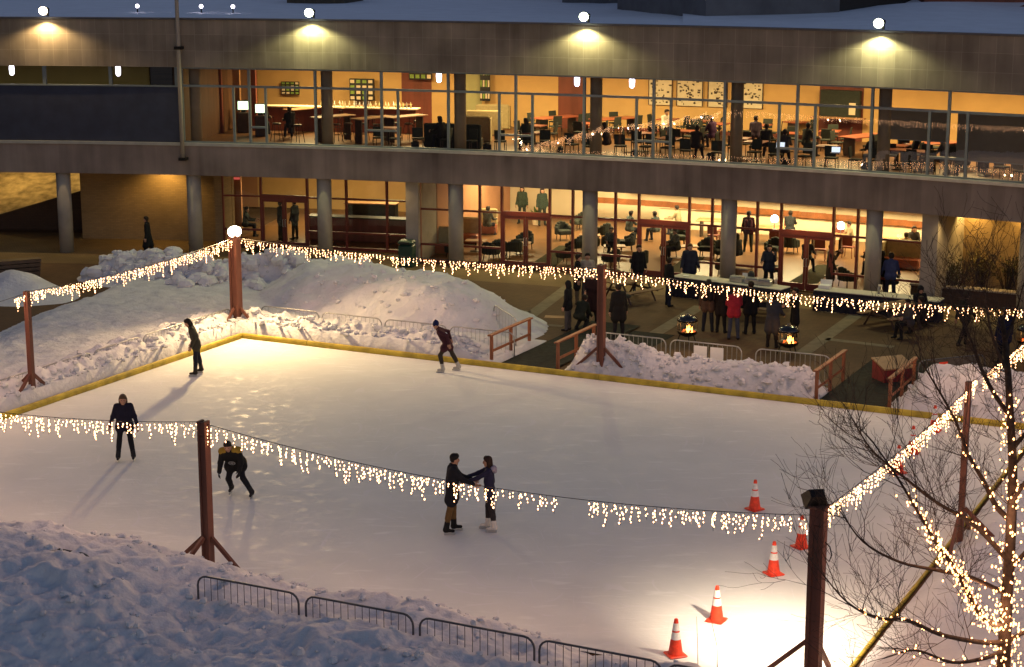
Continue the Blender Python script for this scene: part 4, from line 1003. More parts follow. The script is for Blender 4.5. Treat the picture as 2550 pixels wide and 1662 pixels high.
        v2, q2, _ = mesh_caps(c, .018, .02); m2 = MB(); m2.v = v2.tolist(); m2.f = [tuple(q) for q in q2.tolist()]; m2.m = [0]*len(m2.f); m2.build('hair', cmat(hair, .6, 'hair'), root, True)
    if hat:
        c = [(hv(0,-.02,.055)+off, hv(0,-.006,.03)+off, .098*S, .100*S, 0)]
        if hat[0] == 'hood': c += [(hv(0,-.05,-.05)+off, hv(0,-.03,.04)+off, .10*S,.098*S,0), (hv(-.07,.0,-.06)+off, hv(-.06,.02,.06)+off, .04*S,.045*S,0), (hv(.07,.0,-.06)+off, hv(.06,.02,.06)+off, .04*S,.045*S,0)]
        elif hat[0] == 'knit': c += [(hv(0,-.03,.13)+off, hv(0,-.03,.15)+off, .035*S,.03*S,0)]
        v2, q2, _ = mesh_caps(c, .018, .02); m2 = MB(); m2.v = v2.tolist(); m2.f = [tuple(q) for q in q2.tolist()]; m2.m = [0]*len(m2.f); m2.build('hood' if hat[0] == 'hood' else 'hat', cmat(hat[1]), root, True)
    if pack:
        c = [(up(-.09*S,-.17,.18*S)+off, up(-.09*S,-.17,.40*S)+off, .085,.075,0), (up(.09*S,-.17,.18*S)+off, up(.09*S,-.17,.40*S)+off, .085,.075,0)]
        v2, q2, _ = mesh_caps(c, .025, .04); m2 = MB(); m2.v = v2.tolist(); m2.f = [tuple(q) for q in q2.tolist()]; m2.m = [0]*len(m2.f); m2.build('backpack', cmat(pack), root, True)
    if skates:
        for i in range(2):
            heel, toe, fd = J[i][4:7]; m2 = MB(); f2 = np.array([fd[0], fd[1], 0]); f2 = f2/np.linalg.norm(f2); s2 = np.array([-f2[1], f2[0], 0])*.004; zb = min(heel[2], toe[2])-.04*S; hx = heel - f2*.05; tx = heel + f2*.20
            pts = [(hx, zb+.012),(tx, zb+.012),(tx+f2*.012, zb-.025),(tx-f2*.01, zb-.052),(hx, zb-.052)]
            v = [(p[0]+s[0]*q+off[0]*0, p[1]+s[1]*q, zz+off[2]) for q, s in ((1,s2),(-1,s2)) for p, zz in pts]
            m2.add(v, [(0,1,2,3,4),(9,8,7,6,5)]+[(j,5+j,5+(j+1)%5,(j+1)%5) for j in range(5)]); m2.build('skate_blade', M['steel'], root)
    if extra: extra(root, up, hv, off, hands, S)
    return root
ICE_Z = .031
BLK = (.010,.010,.012); NVY = (.012,.014,.026); DKJ = (.022,.026,.042)
# --- skaters
person(G(492,936), -100, 'skater in an olive brown jacket and dark jeans, head bowed, nearest the floodlight post', (.045,.042,.028), NVY, (.02,.018,.016), hair=(.014,.010,.008), H=1.76, lean=17, legs=((6,6,4),(-6,7,4)), arms=((2,4,38),(0,4,38)), coat=.12, bulk=1.06, hairlen='mid', head=(0,22), skates=True, z=ICE_Z)
person(G(314,1150), 172, 'skater in a dark navy coat facing the camera at the left, behind the light string', (.013,.012,.026), (.012,.012,.016), (.02,.02,.022), hair=(.09,.055,.03), H=1.73, lean=5, legs=((2,7,6),(4,7,6)), arms=((6,17,22),(6,19,20)), coat=.10, bulk=1.13, hairlen='mid', head=(0,12), skates=True, z=ICE_Z)
def crest(root, up, hv, off, hands, S):
    m = MB(); n = 20; R0 = lambda x, z: (up(x,.192,.24*S+z)+off)
    for i in range(n):
        a, b = 2*math.pi*i/n, 2*math.pi*(i+1)/n; P = [R0(r*math.cos(t), r*math.sin(t)) for r, t in ((.085,a),(.085,b),(.066,b),(.066,a))]; m.add([p.tolist() for p in P], [(0,1,2,3)])
    for k in range(4):
        t = math.pi*k/4; d = np.array([math.cos(t), math.sin(t)]); s = np.array([-d[1], d[0]])*.007; P = [R0(*(d*.064+s)), R0(*(d*.064-s)), R0(*(-d*.064-s)), R0(*(-d*.064+s))]; m.add([p.tolist() for p in P], [(0,1,2,3)])
    m.build('crest', cmat((.34,.34,.33)), root)
    gold = cmat((.30,.20,.03)); c = [(up(-.19*S,-.01,.475*S)+off, up(.19*S,-.01,.475*S)+off, .099*S,.099*S,0), (up(-.10,-.02,.49*S)+off, up(.10,-.02,.49*S)+off, .10,.10,0)]
    v, q, _ = mesh_caps(c, .022, .03); mm = MB(); mm.v = v.tolist(); mm.f = [tuple(x) for x in q.tolist()]; mm.m = [0]*len(mm.f); mm.build('shoulder_yoke', gold, root, True)
    c = [(up(-.08*S,0,-.07)+off, up(.08*S,0,-.07)+off, .172*S,.172*S,0)]; v, q, _ = mesh_caps(c, .022, .03); keep = v
    mm = MB(); mm.v = v.tolist(); mm.f = [tuple(x) for x in q.tolist() if (np.abs(((v[x]-off) @ np.linalg.inv(np.array([up(1,0,0),up(0,1,0),up(0,0,1)]).T).T)[:,2].mean()+.07) < .045)]; mm.m = [0]*len(mm.f); mm.build('hem_band', gold, root, True)
person(G(590,1236), 188, 'crouching skater in a black and gold hockey jersey right of the braced post', (.012,.012,.012), (.012,.012,.016), (.02,.02,.022), hair=(.015,.012,.010), H=1.76, lean=44, roll=5, legs=((34,24,52),(30,6,78)), arms=((48,16,46),(44,22,52)), coat=.12, bulk=1.34, head=(0,5), skates=True, z=ICE_Z, gloves=(.02,.02,.02), extra=crest)
person(G(1114,928), -88, 'skater in a maroon jacket and blue cap leaning left along the far kerb', (.050,.016,.024), (.038,.030,.024), (.42,.40,.36), H=1.70, lean=32, legs=((30,5,42),(-22,5,4)), arms=((-32,12,50),(-38,16,55)), coat=.17, bulk=1.04, hat=('knit',(.010,.016,.075)), head=(0,2), skates=True, z=ICE_Z)
person(G(1127,1330), 84, 'man in a black jacket and brown trousers, left of the skating couple', (.013,.013,.018), (.13,.075,.028), (.012,.012,.012), hair=(.010,.008,.007), H=1.80, lean=3, legs=((4,3,3),(-8,5,4)), arms=((40,0,32,-8),(44,-4,28,-18)), coat=.22, bulk=1.20, head=(0,6), skates=True, z=ICE_Z, h=.018)
def hoodie(root, up, hv, off, hands, S):
    c = [(up(-.06,-.10,.50*S)+off, up(.06,-.10,.50*S)+off, .065,.065,0), (up(0,-.13,.44*S)+off, up(0,-.12,.50*S)+off, .06,.07,0)]
    v, q, _ = mesh_caps(c, .018, .03); mm = MB(); mm.v = v.tolist(); mm.f = [tuple(x) for x in q.tolist()]; mm.m = [0]*len(mm.f); mm.build('hood', cmat((.34,.30,.36)), root, True)
person(G(1219,1325), -86, 'woman in a navy jacket with pale hood and white skates, right of the skating couple', (.024,.022,.052), (.030,.024,.026), (.62,.58,.52), hair=(.028,.013,.009), H=1.70, lean=2, legs=((-7,3,3),(5,3,4)), arms=((60,-4,14,-14),(64,-2,8,-6)), coat=.12, bulk=1.02, hairlen='mid', head=(0,4), skates=True, z=ICE_Z, h=.018, extra=hoodie)
# --- people on the paving
PP = [
 ((371,642), -88, 'walker in a long dark coat before the brick wall at the far left', dict(top=BLK, bottom=BLK, coat=.42, legs=((12,3,6),(-10,3,8)), lean=4, hairlen='short')),
 ((1437,757), 95, 'person in a black coat and khaki trousers, beside the one in a cream sweater', dict(top=BLK, bottom=(.10,.075,.045), coat=.34, H=1.84, lean=2)),
 ((1462,752), 178, 'person in a cream sweater standing behind the middle timber post', dict(top=(.34,.30,.24), bottom=(.05,.05,.06), coat=.05, bulk=1.2, H=1.82, hair=(.02,.013,.01))),
 ((1414,823), -65, 'person in a dark hood and grey jeans at the left of the ramp group', dict(top=BLK, bottom=(.075,.072,.07), coat=.12, hat=('hood',BLK), H=1.72)),
 ((1474,805), 185, 'person in a long dark red brown coat facing the camera by the middle post', dict(top=(.022,.011,.012), bottom=BLK, coat=.48, H=1.82, bulk=1.12, arms=((20,8,60),(22,8,62)))),
 ((1441,826), 30, 'person in dark green crouching at the top of the left ramp', dict(top=(.016,.021,.015), bottom=BLK, coat=.1, lean=38, legs=((72,8,120),(60,10,115)), arms=((48,8,40),(48,8,40)), head=(0,10))),
 ((1540,842), -20, 'person in a dark coat just right of the middle timber post', dict(top=(.014,.014,.013), bottom=(.016,.016,.018), coat=.3, H=1.84, bulk=1.15, lean=4)),
 ((1589,727), 165, 'person in a black jacket standing before the middle red door', dict(top=BLK, bottom=DKJ, coat=.12, H=1.80)),
 ((1665,762), 60, 'young person in a black top and dark jeans left of the long serving table', dict(top=BLK, bottom=NVY, coat=.05, H=1.78, legs=((4,5,4),(-5,6,4)))),
 ((1716,727), 178, 'broad person in navy behind the left end of the serving table', dict(top=(.016,.018,.034), bottom=(.06,.055,.045), coat=.18, bulk=1.3, H=1.84, hair=(.10,.06,.03), arms=((8,14,20),(8,14,20)))),
 ((1762,826), 12, 'person in a tan brown jacket with a dark bag near the left fire pit', dict(top=(.072,.048,.036), bottom=(.014,.017,.026), coat=.16, H=1.80, bulk=1.1, pack=BLK)),
 ((1826,846), 4, 'person in a raspberry red jacket and blue jeans seen from behind', dict(top=(.26,.018,.035), bottom=(.040,.052,.085), coat=.08, H=1.78, bulk=1.15, arms=((26,8,70),(26,8,70)))),
 ((1867,832), -14, 'person in black between the red jacket and the right fire pit', dict(top=BLK, bottom=BLK, coat=.22, H=1.82, bulk=1.1)),
 ((1795,829), 30, 'person in dark clothes half hidden left of the red jacket', dict(top=(.014,.012,.013), bottom=BLK, coat=.25, H=1.7)),
 ((1922,866), 28, 'person in a grey blue coat leaning over the right fire pit', dict(top=(.030,.034,.045), bottom=BLK, coat=.36, H=1.78, bulk=1.15, lean=8, arms=((30,8,40),(30,8,40)))),
 ((1978,838), -100, 'person with dark bunched hair and black coat right of the right fire pit', dict(top=BLK, bottom=BLK, coat=.38, H=1.66, arms=((40,6,40),(40,6,40)))),
 ((1913,722), 190, 'server in a dark blue jacket drinking behind the right end of the serving table', dict(top=(.014,.020,.036), bottom=BLK, coat=.1, H=1.74, bulk=1.15, arms=((30,10,120),(20,14,60)))),
 ((2066,730), 92, 'man in a brown coat eating behind the table at the right', dict(top=(.036,.026,.017), bottom=(.025,.02,.016), coat=.4, H=1.86, bulk=1.12, arms=((40,6,110),(10,6,14)))),
 ((2215,752), 8, 'man in a blue shirt and dark trousers leaning on the right table', dict(top=(.030,.042,.115), bottom=NVY, coat=0.02, H=1.82, bulk=1.12, lean=6, arms=((24,16,14),(24,16,14)))),
 ((2193,742), 20, 'person in black close behind the man in the blue shirt', dict(top=BLK, bottom=BLK, coat=.2, H=1.76)),
 ((2400,862), 60, 'dark figure striding across the paving at the right, behind the bare tree', dict(top=(.012,.013,.012), bottom=BLK, coat=.1, H=1.84, legs=((20,5,10),(-22,5,10)), arms=((-18,8,12),(18,8,12)))),
 ((2497,905), -20, 'dark figure in a blue jacket beside the fire pit at the right edge', dict(top=(.012,.014,.040), bottom=BLK, coat=.2, H=1.8, bulk=1.2)),
]
for (px, py), hd, lb, kw in PP: person(G(px,py), hd, lb, h=.026, **kw)
# ================================================================= OUTDOOR FURNITURE
def make_table():
    t = empty('picnic_table')
    b = MB()
    for i in range(5): b.bbox((0,-.30+.15*i,.74), (1.8,.14,.04), .006)
    b.build('tabletop', M['plank'], t)
    for s in (-1,1):
        b = MB()
        for i in range(2): b.bbox((0,s*(.62+.145*i),.44), (1.8,.135,.04), .006)
        b.build('bench', M['plank'], t)
    for x in (-.62,.62):
        b = MB()
        for s in (-1,1): b.tube([(x, s*.72, .0),(x, s*.26, .71)], .045, 4)
        b.tube([(x+.05,-.78,.41),(x+.05,.78,.41)], .045, 4); b.tube([(x-.05,-.34,.69),(x-.05,.34,.69)], .04, 4); b.build('leg_frame', M['darkwood'], t)
    return t
PT_ = Proto(make_table)
for (px,py), rz, lb in (((1568,748),R_(40),'weathered picnic table behind the middle timber post'),((1893,790),R_(-20),'picnic table half hidden behind the people by the fire pits'),((2222,812),R_(35),'picnic table near the right snow bank, people seated at it')):
    PT_(G(px,py), rz, lb, 'picnic table', 'picnic tables')
MB().bbox((0,0,.055), (.4,.3,.11), .03).build('bag', M['darkuphol'], None, loc=G(1555,742,.76)).rotation_euler = (0,0,.4); tag(bpy.data.objects['bag'], 'dark bag lying on the picnic table behind the middle post', 'bag')
# serving tables with skirts
def serving(a, b, lab, seed):
    A, B = G(*a, .76), G(*b, .76); L = (B-A).length; ang = math.atan2(B.y-A.y, B.x-A.x); rng = random.Random(seed)
    t = empty('serving_table', Vector((A.x,A.y,0)), ang, lab, 'table', 'serving tables')
    MB().bbox((L/2,.38,.745), (L,.76,.035), .012).build('tabletop', M['white'], t)
    n = 90; v = []; f = []
    path = [(0,.75),(0,0)] + [(L*i/n, 0) for i in range(1,n)] + [(L,0),(L,.75)]
    for i, (x, y) in enumerate(path):
        w1 = .018*math.sin(i*1.9)+rng.uniform(-.004,.004); dx = -.006-w1*.5 if x == 0 else .006+w1*.5 if x == L else 0; dy = -.006+w1 if 0 < x < L or y == 0 else 0
        v += [(x+dx*2, y+dy*1.6-.012, .02), (x+dx, y-.004, .726)]
    for i in range(len(path)-1): f.append((2*i, 2*i+2, 2*i+3, 2*i+1))
    MB().add(v, f).build('skirt', M['navycloth'], t, True)
    for x in (.1, L-.1):
        for y in (.1,.66): MB().tube([(x,y,0),(x,y,.726)], .02, 6).build('leg', M['steel'], t)
    return A, B, ang
A, B, an = serving((1672,688),(1945,722),'long serving table with white top and dark skirt under the middle light string',1)
A2, B2, an2 = serving((2026,722),(2338,752),'second serving table with white top and dark skirt, at the right',2)
def on(A, B, t, y, z=.764): d = (B-A).normalized(); n = Vector((-d.y, d.x, 0)); p = A.lerp(B, t)+n*y; return Vector((p.x,p.y,z))
def food_tray():
    t = empty('food_warmer'); MB().bbox((0,0,.09), (.5,.32,.18), .02).build('tray', M['steel'], t); b = MB(); b.bbox((0,0,.205), (.48,.30,.045), .02); b.build('lid', M['galv'], t); b = MB(); b.tube([(-.06,-.05,.22),(-.06,-.05,.26),(.06,-.05,.26),(.06,-.05,.22)], .008, 5); b.build('handle', M['black'], t); return t
FT = Proto(food_tray)
for i, tt in enumerate((.56,.70,.81)): FT(on(A,B,tt,.42), an+.1*i, 'steel food warmer on the left serving table, %s of three' % ('leftmost','middle one','rightmost')[i], 'food warmer', 'food warmers')
def paper_box():
    t = empty('paper_box'); MB().bbox((0,0,.06), (.42,.30,.12), .01).build('box', M['paper'], t); MB().bbox((0,.16,.17), (.42,.012,.24), .004, 0, 0, -.3).build('lid', M['paper'], t); return t
PB = Proto(paper_box)
for (AA,BB,tt,y), lb in (((A,B,.62,.6),'white box standing behind the food warmers'),((A2,B2,.06,.45),'white carton on the left end of the right table')): PB(on(AA,BB,tt,y), an+.2, lb, 'box')
def cup():
    t = empty('plate'); MB().lathe([(.06,0),(.12,.018),(.125,.02)], (0,0,0), 14).build('dish', M['paper'], t); return t
PLT = Proto(cup)
for (AA,BB,tt), lb in (((A,B,.10),'white plate at the left end of the long serving table'),((A,B,.36),'white plate in the middle of the long serving table'),((A2,B2,.86),'white plate at the right end of the right table')): PLT(on(AA,BB,tt,.3), 0, lb, 'plate', 'plates on the tables')
t = empty('water_bottle', on(A2,B2,.50,.4), 0, 'clear pale bottle on the right serving table beside the blue shirt', 'bottle'); MB().lathe([(.045,0),(.048,.2),(.018,.27),(.018,.3)], (0,0,0), 12).build('bottle', M['galv'], t, True); MB().lathe([(.02,.3),(.02,.325)], (0,0,0), 10).build('cap', M['conewhite'], t)
# supply boxes behind the table
def crate_():
    t = empty('supply_crate'); MB().bbox((0,0,.3), (.9,.5,.6), .02).build('crate', M['oak'], t); MB().bbox((0,0,.63), (.8,.42,.05), .01).build('lid', M['cream'], t); return t
CR = Proto(crate_)
CR(G(1842,708), an, 'tan crate of supplies behind the food warmers, before the column', 'crate'); 
t = empty('coffee_urn', on(A,B,.66,.62,.764), 0, 'dark coffee urn at the back of the left serving table', 'urn'); MB().lathe([(.12,0),(.13,.05),(.13,.33),(.07,.40),(.02,.42)], (0,0,0), 14).build('urn', M['black'], t, True); MB().tube([(0,-.13,.08),(0,-.18,.08),(0,-.18,.05)], .012, 5).build('tap', M['steel'], t)
t = empty('standing_banner', G(2066,690), 0, 'tall white folded patio umbrella with a red stripe by the right red door', 'umbrella'); MB().lathe([(.03,.1),(.13,.35),(.12,.9),(.05,1.3),(.02,1.4)], (0,0,0), 10).build('cover', M['paper'], t, True); MB().lathe([(.133,.45),(.128,.75)], (0,0,0), 10).build('stripe', M['conered'], t); MB().lathe([(.22,0),(.22,.06),(.04,.1)], (0,0,0), 12).build('base', M['black'], t)
# fire pits
def fire_pit():
    t = empty('fire_pit')
    MB().lathe([(.12,.24),(.30,.33),(.345,.42),(.355,.44),(.34,.445),(.29,.38),(.1,.32)], (0,0,0), 24).build('bowl', M['blackmetal'], t, True)
    for k in range(3):
        a = 2*math.pi*k/3+.4; b = MB(); b.tube([(.24*math.cos(a),.24*math.sin(a),.32),(.36*math.cos(a),.36*math.sin(a),0)], .018, 6); b.build('leg', M['blackmetal'], t)
    b = MB()
    for k in range(12): a = 2*math.pi*k/12; b.tube([(.33*math.cos(a),.33*math.sin(a),.44),(.33*math.cos(a),.33*math.sin(a),.76)], .006, 4)
    b.tube([(.33*math.cos(2*math.pi*k/24),.33*math.sin(2*math.pi*k/24),.76) for k in range(25)], .012, 5); b.tube([(.335*math.cos(2*math.pi*k/24),.335*math.sin(2*math.pi*k/24),.60) for k in range(25)], .005, 4); b.build('mesh_screen', M['blackmetal'], t)
    d = MB(); d.lathe([(.345,.765),(.34,.82),(.28,.90),(.17,.95),(.03,.97)], (0,0,0), 24); d.build('lid', mat('enamel_lid', (.010,.012,.016), .18, .1, 5, spec=.6), t, True); q = MB(); q.tube([(-.04,0,.965),(-.04,0,1.0),(.04,0,1.0),(.04,0,.965)], .009, 5); q.build('handle', M['steel'], t)
    rng = random.Random(3); b = MB()
    for k in range(9):
        a = rng.uniform(0,6.28); r = rng.uniform(0,.17); hh = rng.uniform(.10,.26); x, y = r*math.cos(a), r*math.sin(a)
        b.tube([(x,y,.38),(x+rng.uniform(-.02,.02),y,.38+hh*.4),(x+rng.uniform(-.04,.04),y,.38+hh)], [.045,.035,.003], 6)
    b.build('flames', M['flame'], t); b = MB()
    for k in range(14): a = rng.uniform(0,6.28); r = rng.uniform(.05,.25); b.sphere((r*math.cos(a), r*math.sin(a), .40), rng.uniform(.02,.045), 4)
    b.build('embers', M['ember'], t)
    for k in range(3): MB().tube([(-.2+.1*k,-.15,.40),(.12,.16-.1*k,.44)], .035, 7).build('log', M['bark'], t)
    return t
FP = Proto(fire_pit)
for (px,py), lb in (((1711,856),'round black fire pit with burning logs left of the group round it'),((1962,884),'round black fire pit with small flames behind the right end of the snow bank'),((2556,880),'fire pit glowing at the right edge behind the bare tree')):
    p = G(px,py); FP(p, R_(px%50), lb, 'fire pit', 'fire pits on the paving'); lamp_light('fire_glow', 'POINT', p+Vector((0,0,.62)), POW['fire'], (1,.38,.08), .1)
# litter bin, red-sided box, notice on the ground
t = empty('litter_bin', G(1014,664), R_(-15), 'dark green litter bin beside the grey pier', 'litter bin'); MB().bbox((0,0,.45), (.6,.55,.9), .05).build('body', M['binplastic'], t); b = MB(); b.bbox((0,0,.99), (.62,.57,.18), .06); b.build('lid', M['binplastic'], t); b = MB(); b.bbox((0,-.31,1.0), (.4,.03,.10), .006); b.build('flap', M['black'], t)
t = empty('wooden_box', G(2222,948), R_(20), 'wooden box with a pale sloping top and dark red sides by the right ramp', 'box')
b = MB(); b.add([(-.5,-.35,0),(.5,-.35,0),(.5,.35,0),(-.5,.35,0),(-.5,-.35,.42),(.5,-.35,.42),(.5,.35,.62),(-.5,.35,.62)], [(0,3,2,1),(0,1,5,4),(1,2,6,5),(2,3,7,6),(3,0,4,7)]); b.build('sides', mat('red_paint', (.16,.012,.016), .6, .2, 6), t)
b = MB(); b.add([(-.53,-.38,.43),(.53,-.38,.43),(.53,.38,.635),(-.53,.38,.635),(-.53,-.38,.47),(.53,-.38,.47),(.53,.38,.675),(-.53,.38,.675)], [(0,3,2,1),(4,5,6,7),(0,1,5,4),(1,2,6,5),(2,3,7,6),(3,0,4,7)]); b.build('lid', M['oak'], t)
o = MB().cbox((0,0,.006), (.75,.4,.008)).build('ground_sheet', M['oak'], None, loc=G(1383,790)); o.rotation_euler=(0,0,R_(-8)); tag(o, 'pale board lying flat on the paving left of the group', 'board')
# seated people at the right picnic table
person(G(2262,842), -120, 'person in a grey patterned coat seated at the right picnic table', top=(.055,.05,.055), bottom=BLK, coat=.1, bulk=1.15, legs=((88,8,86),(88,8,86)), arms=((35,8,60),(35,8,60)), lean=8, sit=.44, h=.026)
person(G(2300,836), -60, 'person in a dark jacket seated at the right end of the picnic table', top=(.018,.012,.014), bottom=BLK, coat=.1, bulk=1.15, legs=((88,8,86),(88,8,86)), arms=((35,8,60),(35,8,60)), lean=12, sit=.44, h=.026)
person(G(2285,805), 170, 'person in a black hood seated on the far bench of the right picnic table', top=BLK, bottom=BLK, coat=.1, legs=((88,8,86),(88,8,86)), arms=((35,8,60),(35,8,60)), hat=('hood',BLK), lean=10, sit=.44, h=.026)
# planter and shrubs in the right recess
def shrub(p, r, hgt, seed, lab, m, dead=False):
    rng = random.Random(seed); t = empty('shrub', p, 0, lab, 'shrub', 'shrubs in the right recess'); b = MB(); lf = MB()
    for k in range(26):
        a = rng.uniform(0,6.28); rr = r*rng.uniform(.15,1); tip = Vector((rr*math.cos(a), rr*math.sin(a), hgt*rng.uniform(.55,1))); mid = tip*.5+Vector((0,0,hgt*.12)); b.tube([(0,0,0), mid, tip], [.018,.010,.004], 4)
        for q in range(26):
            c = Vector((0,0,0)).lerp(mid, rng.random()) if rng.random() < .2 else mid.lerp(tip, rng.random()); c = c+Vector((rng.gauss(0,.07),rng.gauss(0,.07),rng.gauss(0,.06))); d = Vector((rng.gauss(0,1),rng.gauss(0,1),rng.gauss(0,1))).normalized()*.05; e = d.cross(Vector((rng.random(),rng.random(),1))).normalized()*.028
            lf.add([c-d, c+e, c+d, c-e], [(0,1,2,3)])
    b.build('stems', M['bark'], t); lf.build('foliage', m, t); return t
gl = mat('dry_shrub_leaf', (.14,.12,.05), .8, .4, 5)
for i, (px,py,r,hh) in enumerate(((2375,752,.8,1.7),(2440,740,.9,2.0),(2505,745,.9,1.9),(2560,760,.8,1.6))): shrub(G(px,py), r, hh, 20+i, 'dry leafy shrub against the yellow lit brick wall at the right, %s from the pier' % ords[i], gl if i % 2 else M['leaf'])
t = empty('low_planter', G(2440,762), R_(-28), 'low dark planter wall in front of the shrubs at the right', 'planter'); MB().bbox((0,0,.28), (5.0,.4,.56), .02).build('wall', M['darkbrick'], t); MB().bbox((0,0,.60), (5.1,.5,.07), .015).build('cap', M['column'], t)
# ================================================================= INTERIOR FURNITURE
def make_chair(seat='darkuphol', frame='darkwood'):
    def f():
        t = empty('dining_chair'); MB().bbox((0,0,.45), (.44,.43,.06), .015).build('seat', M[seat], t); MB().bbox((0,-.20,.72), (.43,.035,.40), .012, 0, 0, .12).build('backrest', M[seat], t)
        for sx in (-1,1):
            for sy in (-1,1): MB().tube([(sx*.19,sy*.18,.43),(sx*.21,sy*.20,0)], .018, 5).build('leg', M[frame], t)
        return t
    return f
CH_D = Proto(make_chair()); CH_R = Proto(make_chair('redwood','redwood'))
def make_arm():
    t = empty('armchair'); MB().bbox((0,.03,.36), (.58,.56,.20), .04).build('seat', M['darkuphol'], t); b = MB()
    for k in range(9):
        a = math.pi*(k/8)+math.pi; x, y = .33*math.cos(a), .30*math.sin(a)*1.0; hh = .80-.22*abs(math.cos(a))**2; b.bbox((x,y,(.26+hh)/2), (.16,.13,hh-.26), .03, 0, a+math.pi/2)
    b.build('backrest', M['darkuphol'], t)
    for sx in (-1,1):
        for sy in (-1,1): MB().tube([(sx*.22,sy*.2,.27),(sx*.24,sy*.22,0)], .02, 5).build('leg', M['darkwood'], t)
    return t
ARM = Proto(make_arm)
def make_tab(w_, d_, top, z=.74):
    def f():
        t = empty('cafe_table'); MB().bbox((0,0,z), (w_,d_,.045), .012).build('tabletop', M[top], t)
        if w_ > 1.1:
            for sx in (-1,1): MB().bbox((sx*(w_/2-.2),0,z/2-.02), (.07,d_*.6,z-.06), .01).build('leg', M['darkwood'], t)
        else: MB().lathe([(.24,0),(.23,.03),(.035,.06),(.035,z-.03)], (0,0,0), 14).build('pedestal', M['blackmetal'], t)
        return t
    return f
TAB_S = Proto(make_tab(.8,.8,'redtop')); TAB_L = Proto(make_tab(2.2,.9,'redtop')); TAB_O = Proto(make_tab(1.6,.9,'oak')); TAB_H = Proto(make_tab(2.0,.7,'oak',1.05)); TAB_C = Proto(make_tab(.9,.6,'oak',.45))
def make_stool():
    t = empty('bar_stool'); MB().lathe([(.16,.70),(.18,.72),(.18,.76),(.15,.775)], (0,0,0), 14).build('seat', M['darkwood'], t)
    b = MB(); b.tube([(-.17,-.17,.74),(-.19,-.2,1.05),(.19,-.2,1.05),(.17,-.17,.74)], .014, 5); b.build('backrest', M['blackmetal'], t)
    for sx in (-1,1):
        for sy in (-1,1): MB().tube([(sx*.12,sy*.12,.71),(sx*.21,sy*.21,0)], .014, 5).build('leg', M['blackmetal'], t)
    MB().tube([(.17*math.cos(q*math.pi/6),.17*math.sin(q*math.pi/6),.30) for q in range(13)], .01, 5).build('footrest', M['blackmetal'], t); return t
STOOL = Proto(make_stool)
def make_booth():
    t = empty('booth_seat'); MB().bbox((0,0,.22), (1.5,.55,.40), .04).build('seat', M['redtop'], t); MB().bbox((0,-.30,.55), (1.5,.16,1.1), .05).build('backrest', M['uphol'], t); MB().bbox((.76,-.06,.5), (.05,.66,1.0), .02).build('end_panel', M['uphol'], t); return t
BOOTH = Proto(make_booth)
zu = ZU+.002
def placed(px, py, z): return G(px, py, z)
fa = lambda p: -R_(polar(p)[0])
nth = ['first','second','third','fourth','fifth','sixth','seventh','eighth','ninth','tenth','eleventh','twelfth','thirteenth','fourteenth','fifteenth','sixteenth']
# upper hall: red tables with dark chairs
UT = [(1385,335,'L'),(1530,338,'L'),(1332,358,'S'),(1462,352,'S'),(1662,340,'S'),(1742,345,'S'),(1790,352,'S'),(1602,378,'S'),(1700,372,'S'),(1895,356,'S'),(2010,345,'L'),(1960,378,'S'),(2065,372,'S'),(2150,385,'L'),(1840,392,'S'),(2320,405,'L'),(2290,428,'S'),(2400,420,'S'),(2490,425,'L'),(2232,412,'S')]
UT.sort(); rngC = random.Random(8); side = {0:'left',1:'right',2:'near',3:'far'}
for i, (px, py, kd) in enumerate(UT):
    p = placed(px, py, zu); rz = fa(p)+rngC.uniform(-.15,.15)+(R_(62) if kd == 'L' else 0)
    (TAB_L if kd == 'L' else TAB_S)(p, rz, '%s red topped table in the upper hall, %s from the left' % ('long' if kd == 'L' else 'square', nth[i] if i < 16 else ['seventeenth','eighteenth','nineteenth','twentieth'][i-16]), 'table', 'red tables in the upper hall')
    Mr = Matrix.Rotation(rz, 3, 'Z'); spots = [(-.65,0,0),(.65,0,1),(0,-.65,2),(0,.65,3)] if kd == 'S' else [(-.6,-.72,2),(.6,-.72,2),(-.6,.72,3),(.6,.72,3)]
    for j, (x, y, sd) in enumerate(spots):
        if rngC.random() < .14: continue
        q = p + Mr @ Vector((x*rngC.uniform(.95,1.15), y*rngC.uniform(.95,1.15), 0)); face = math.atan2(p.y-q.y, p.x-q.x)-math.pi/2 if kd == 'S' else (rz if y < 0 else rz+math.pi)
        if polar(q)[1] < .5 or polar(q)[1] > 10.6: continue
        CH_D(q, face+rngC.uniform(-.25,.25), 'dark chair at the %s side of upper table %d from the left%s' % (side[sd], i+1, '' if kd == 'S' else ', %s end' % ('one' if x < 0 else 'other')), 'chair', 'dark chairs in the upper hall')
# people seated upstairs
US = [(1655,352,(.5,.45,.38),'in a pale shirt seated below the wall pictures',150),(1905,395,(.02,.02,.022),'in black at the laptop by the window, right of the picture wall',20),(1880,372,(.045,.03,.05),'in dark purple seated with back to the window',10),(2005,392,(.02,.024,.022),'in dark green bent over a laptop by the window',60),(1775,372,(.05,.02,.06),'in purple seated near the column, upper floor',-40),(2275,412,(.012,.012,.013),'with black hair seated below the grey shade',90),(2350,432,(.07,.07,.09),'in pale grey leaning over the window table',-60),(610,325,(.30,.12,.09),'in red at the glowing monitors',30),(724,345,(.012,.012,.013),'in black on a stool before the bar',-20),(655,338,(.02,.02,.02),'in dark clothes before the second monitor',10),(1895,330,(.03,.02,.018),'in brown seated at the far red table',-70)]
for px, py, tc_, lb, hd in US:
    p = placed(px, py, zu); person(p, hd, 'person '+lb, top=tc_, bottom=NVY, coat=.06, legs=((85,8,85),(85,8,85)), arms=((40,8,55),(40,8,55)), lean=10, sit=.46, h=.03, z=zu, group=None)
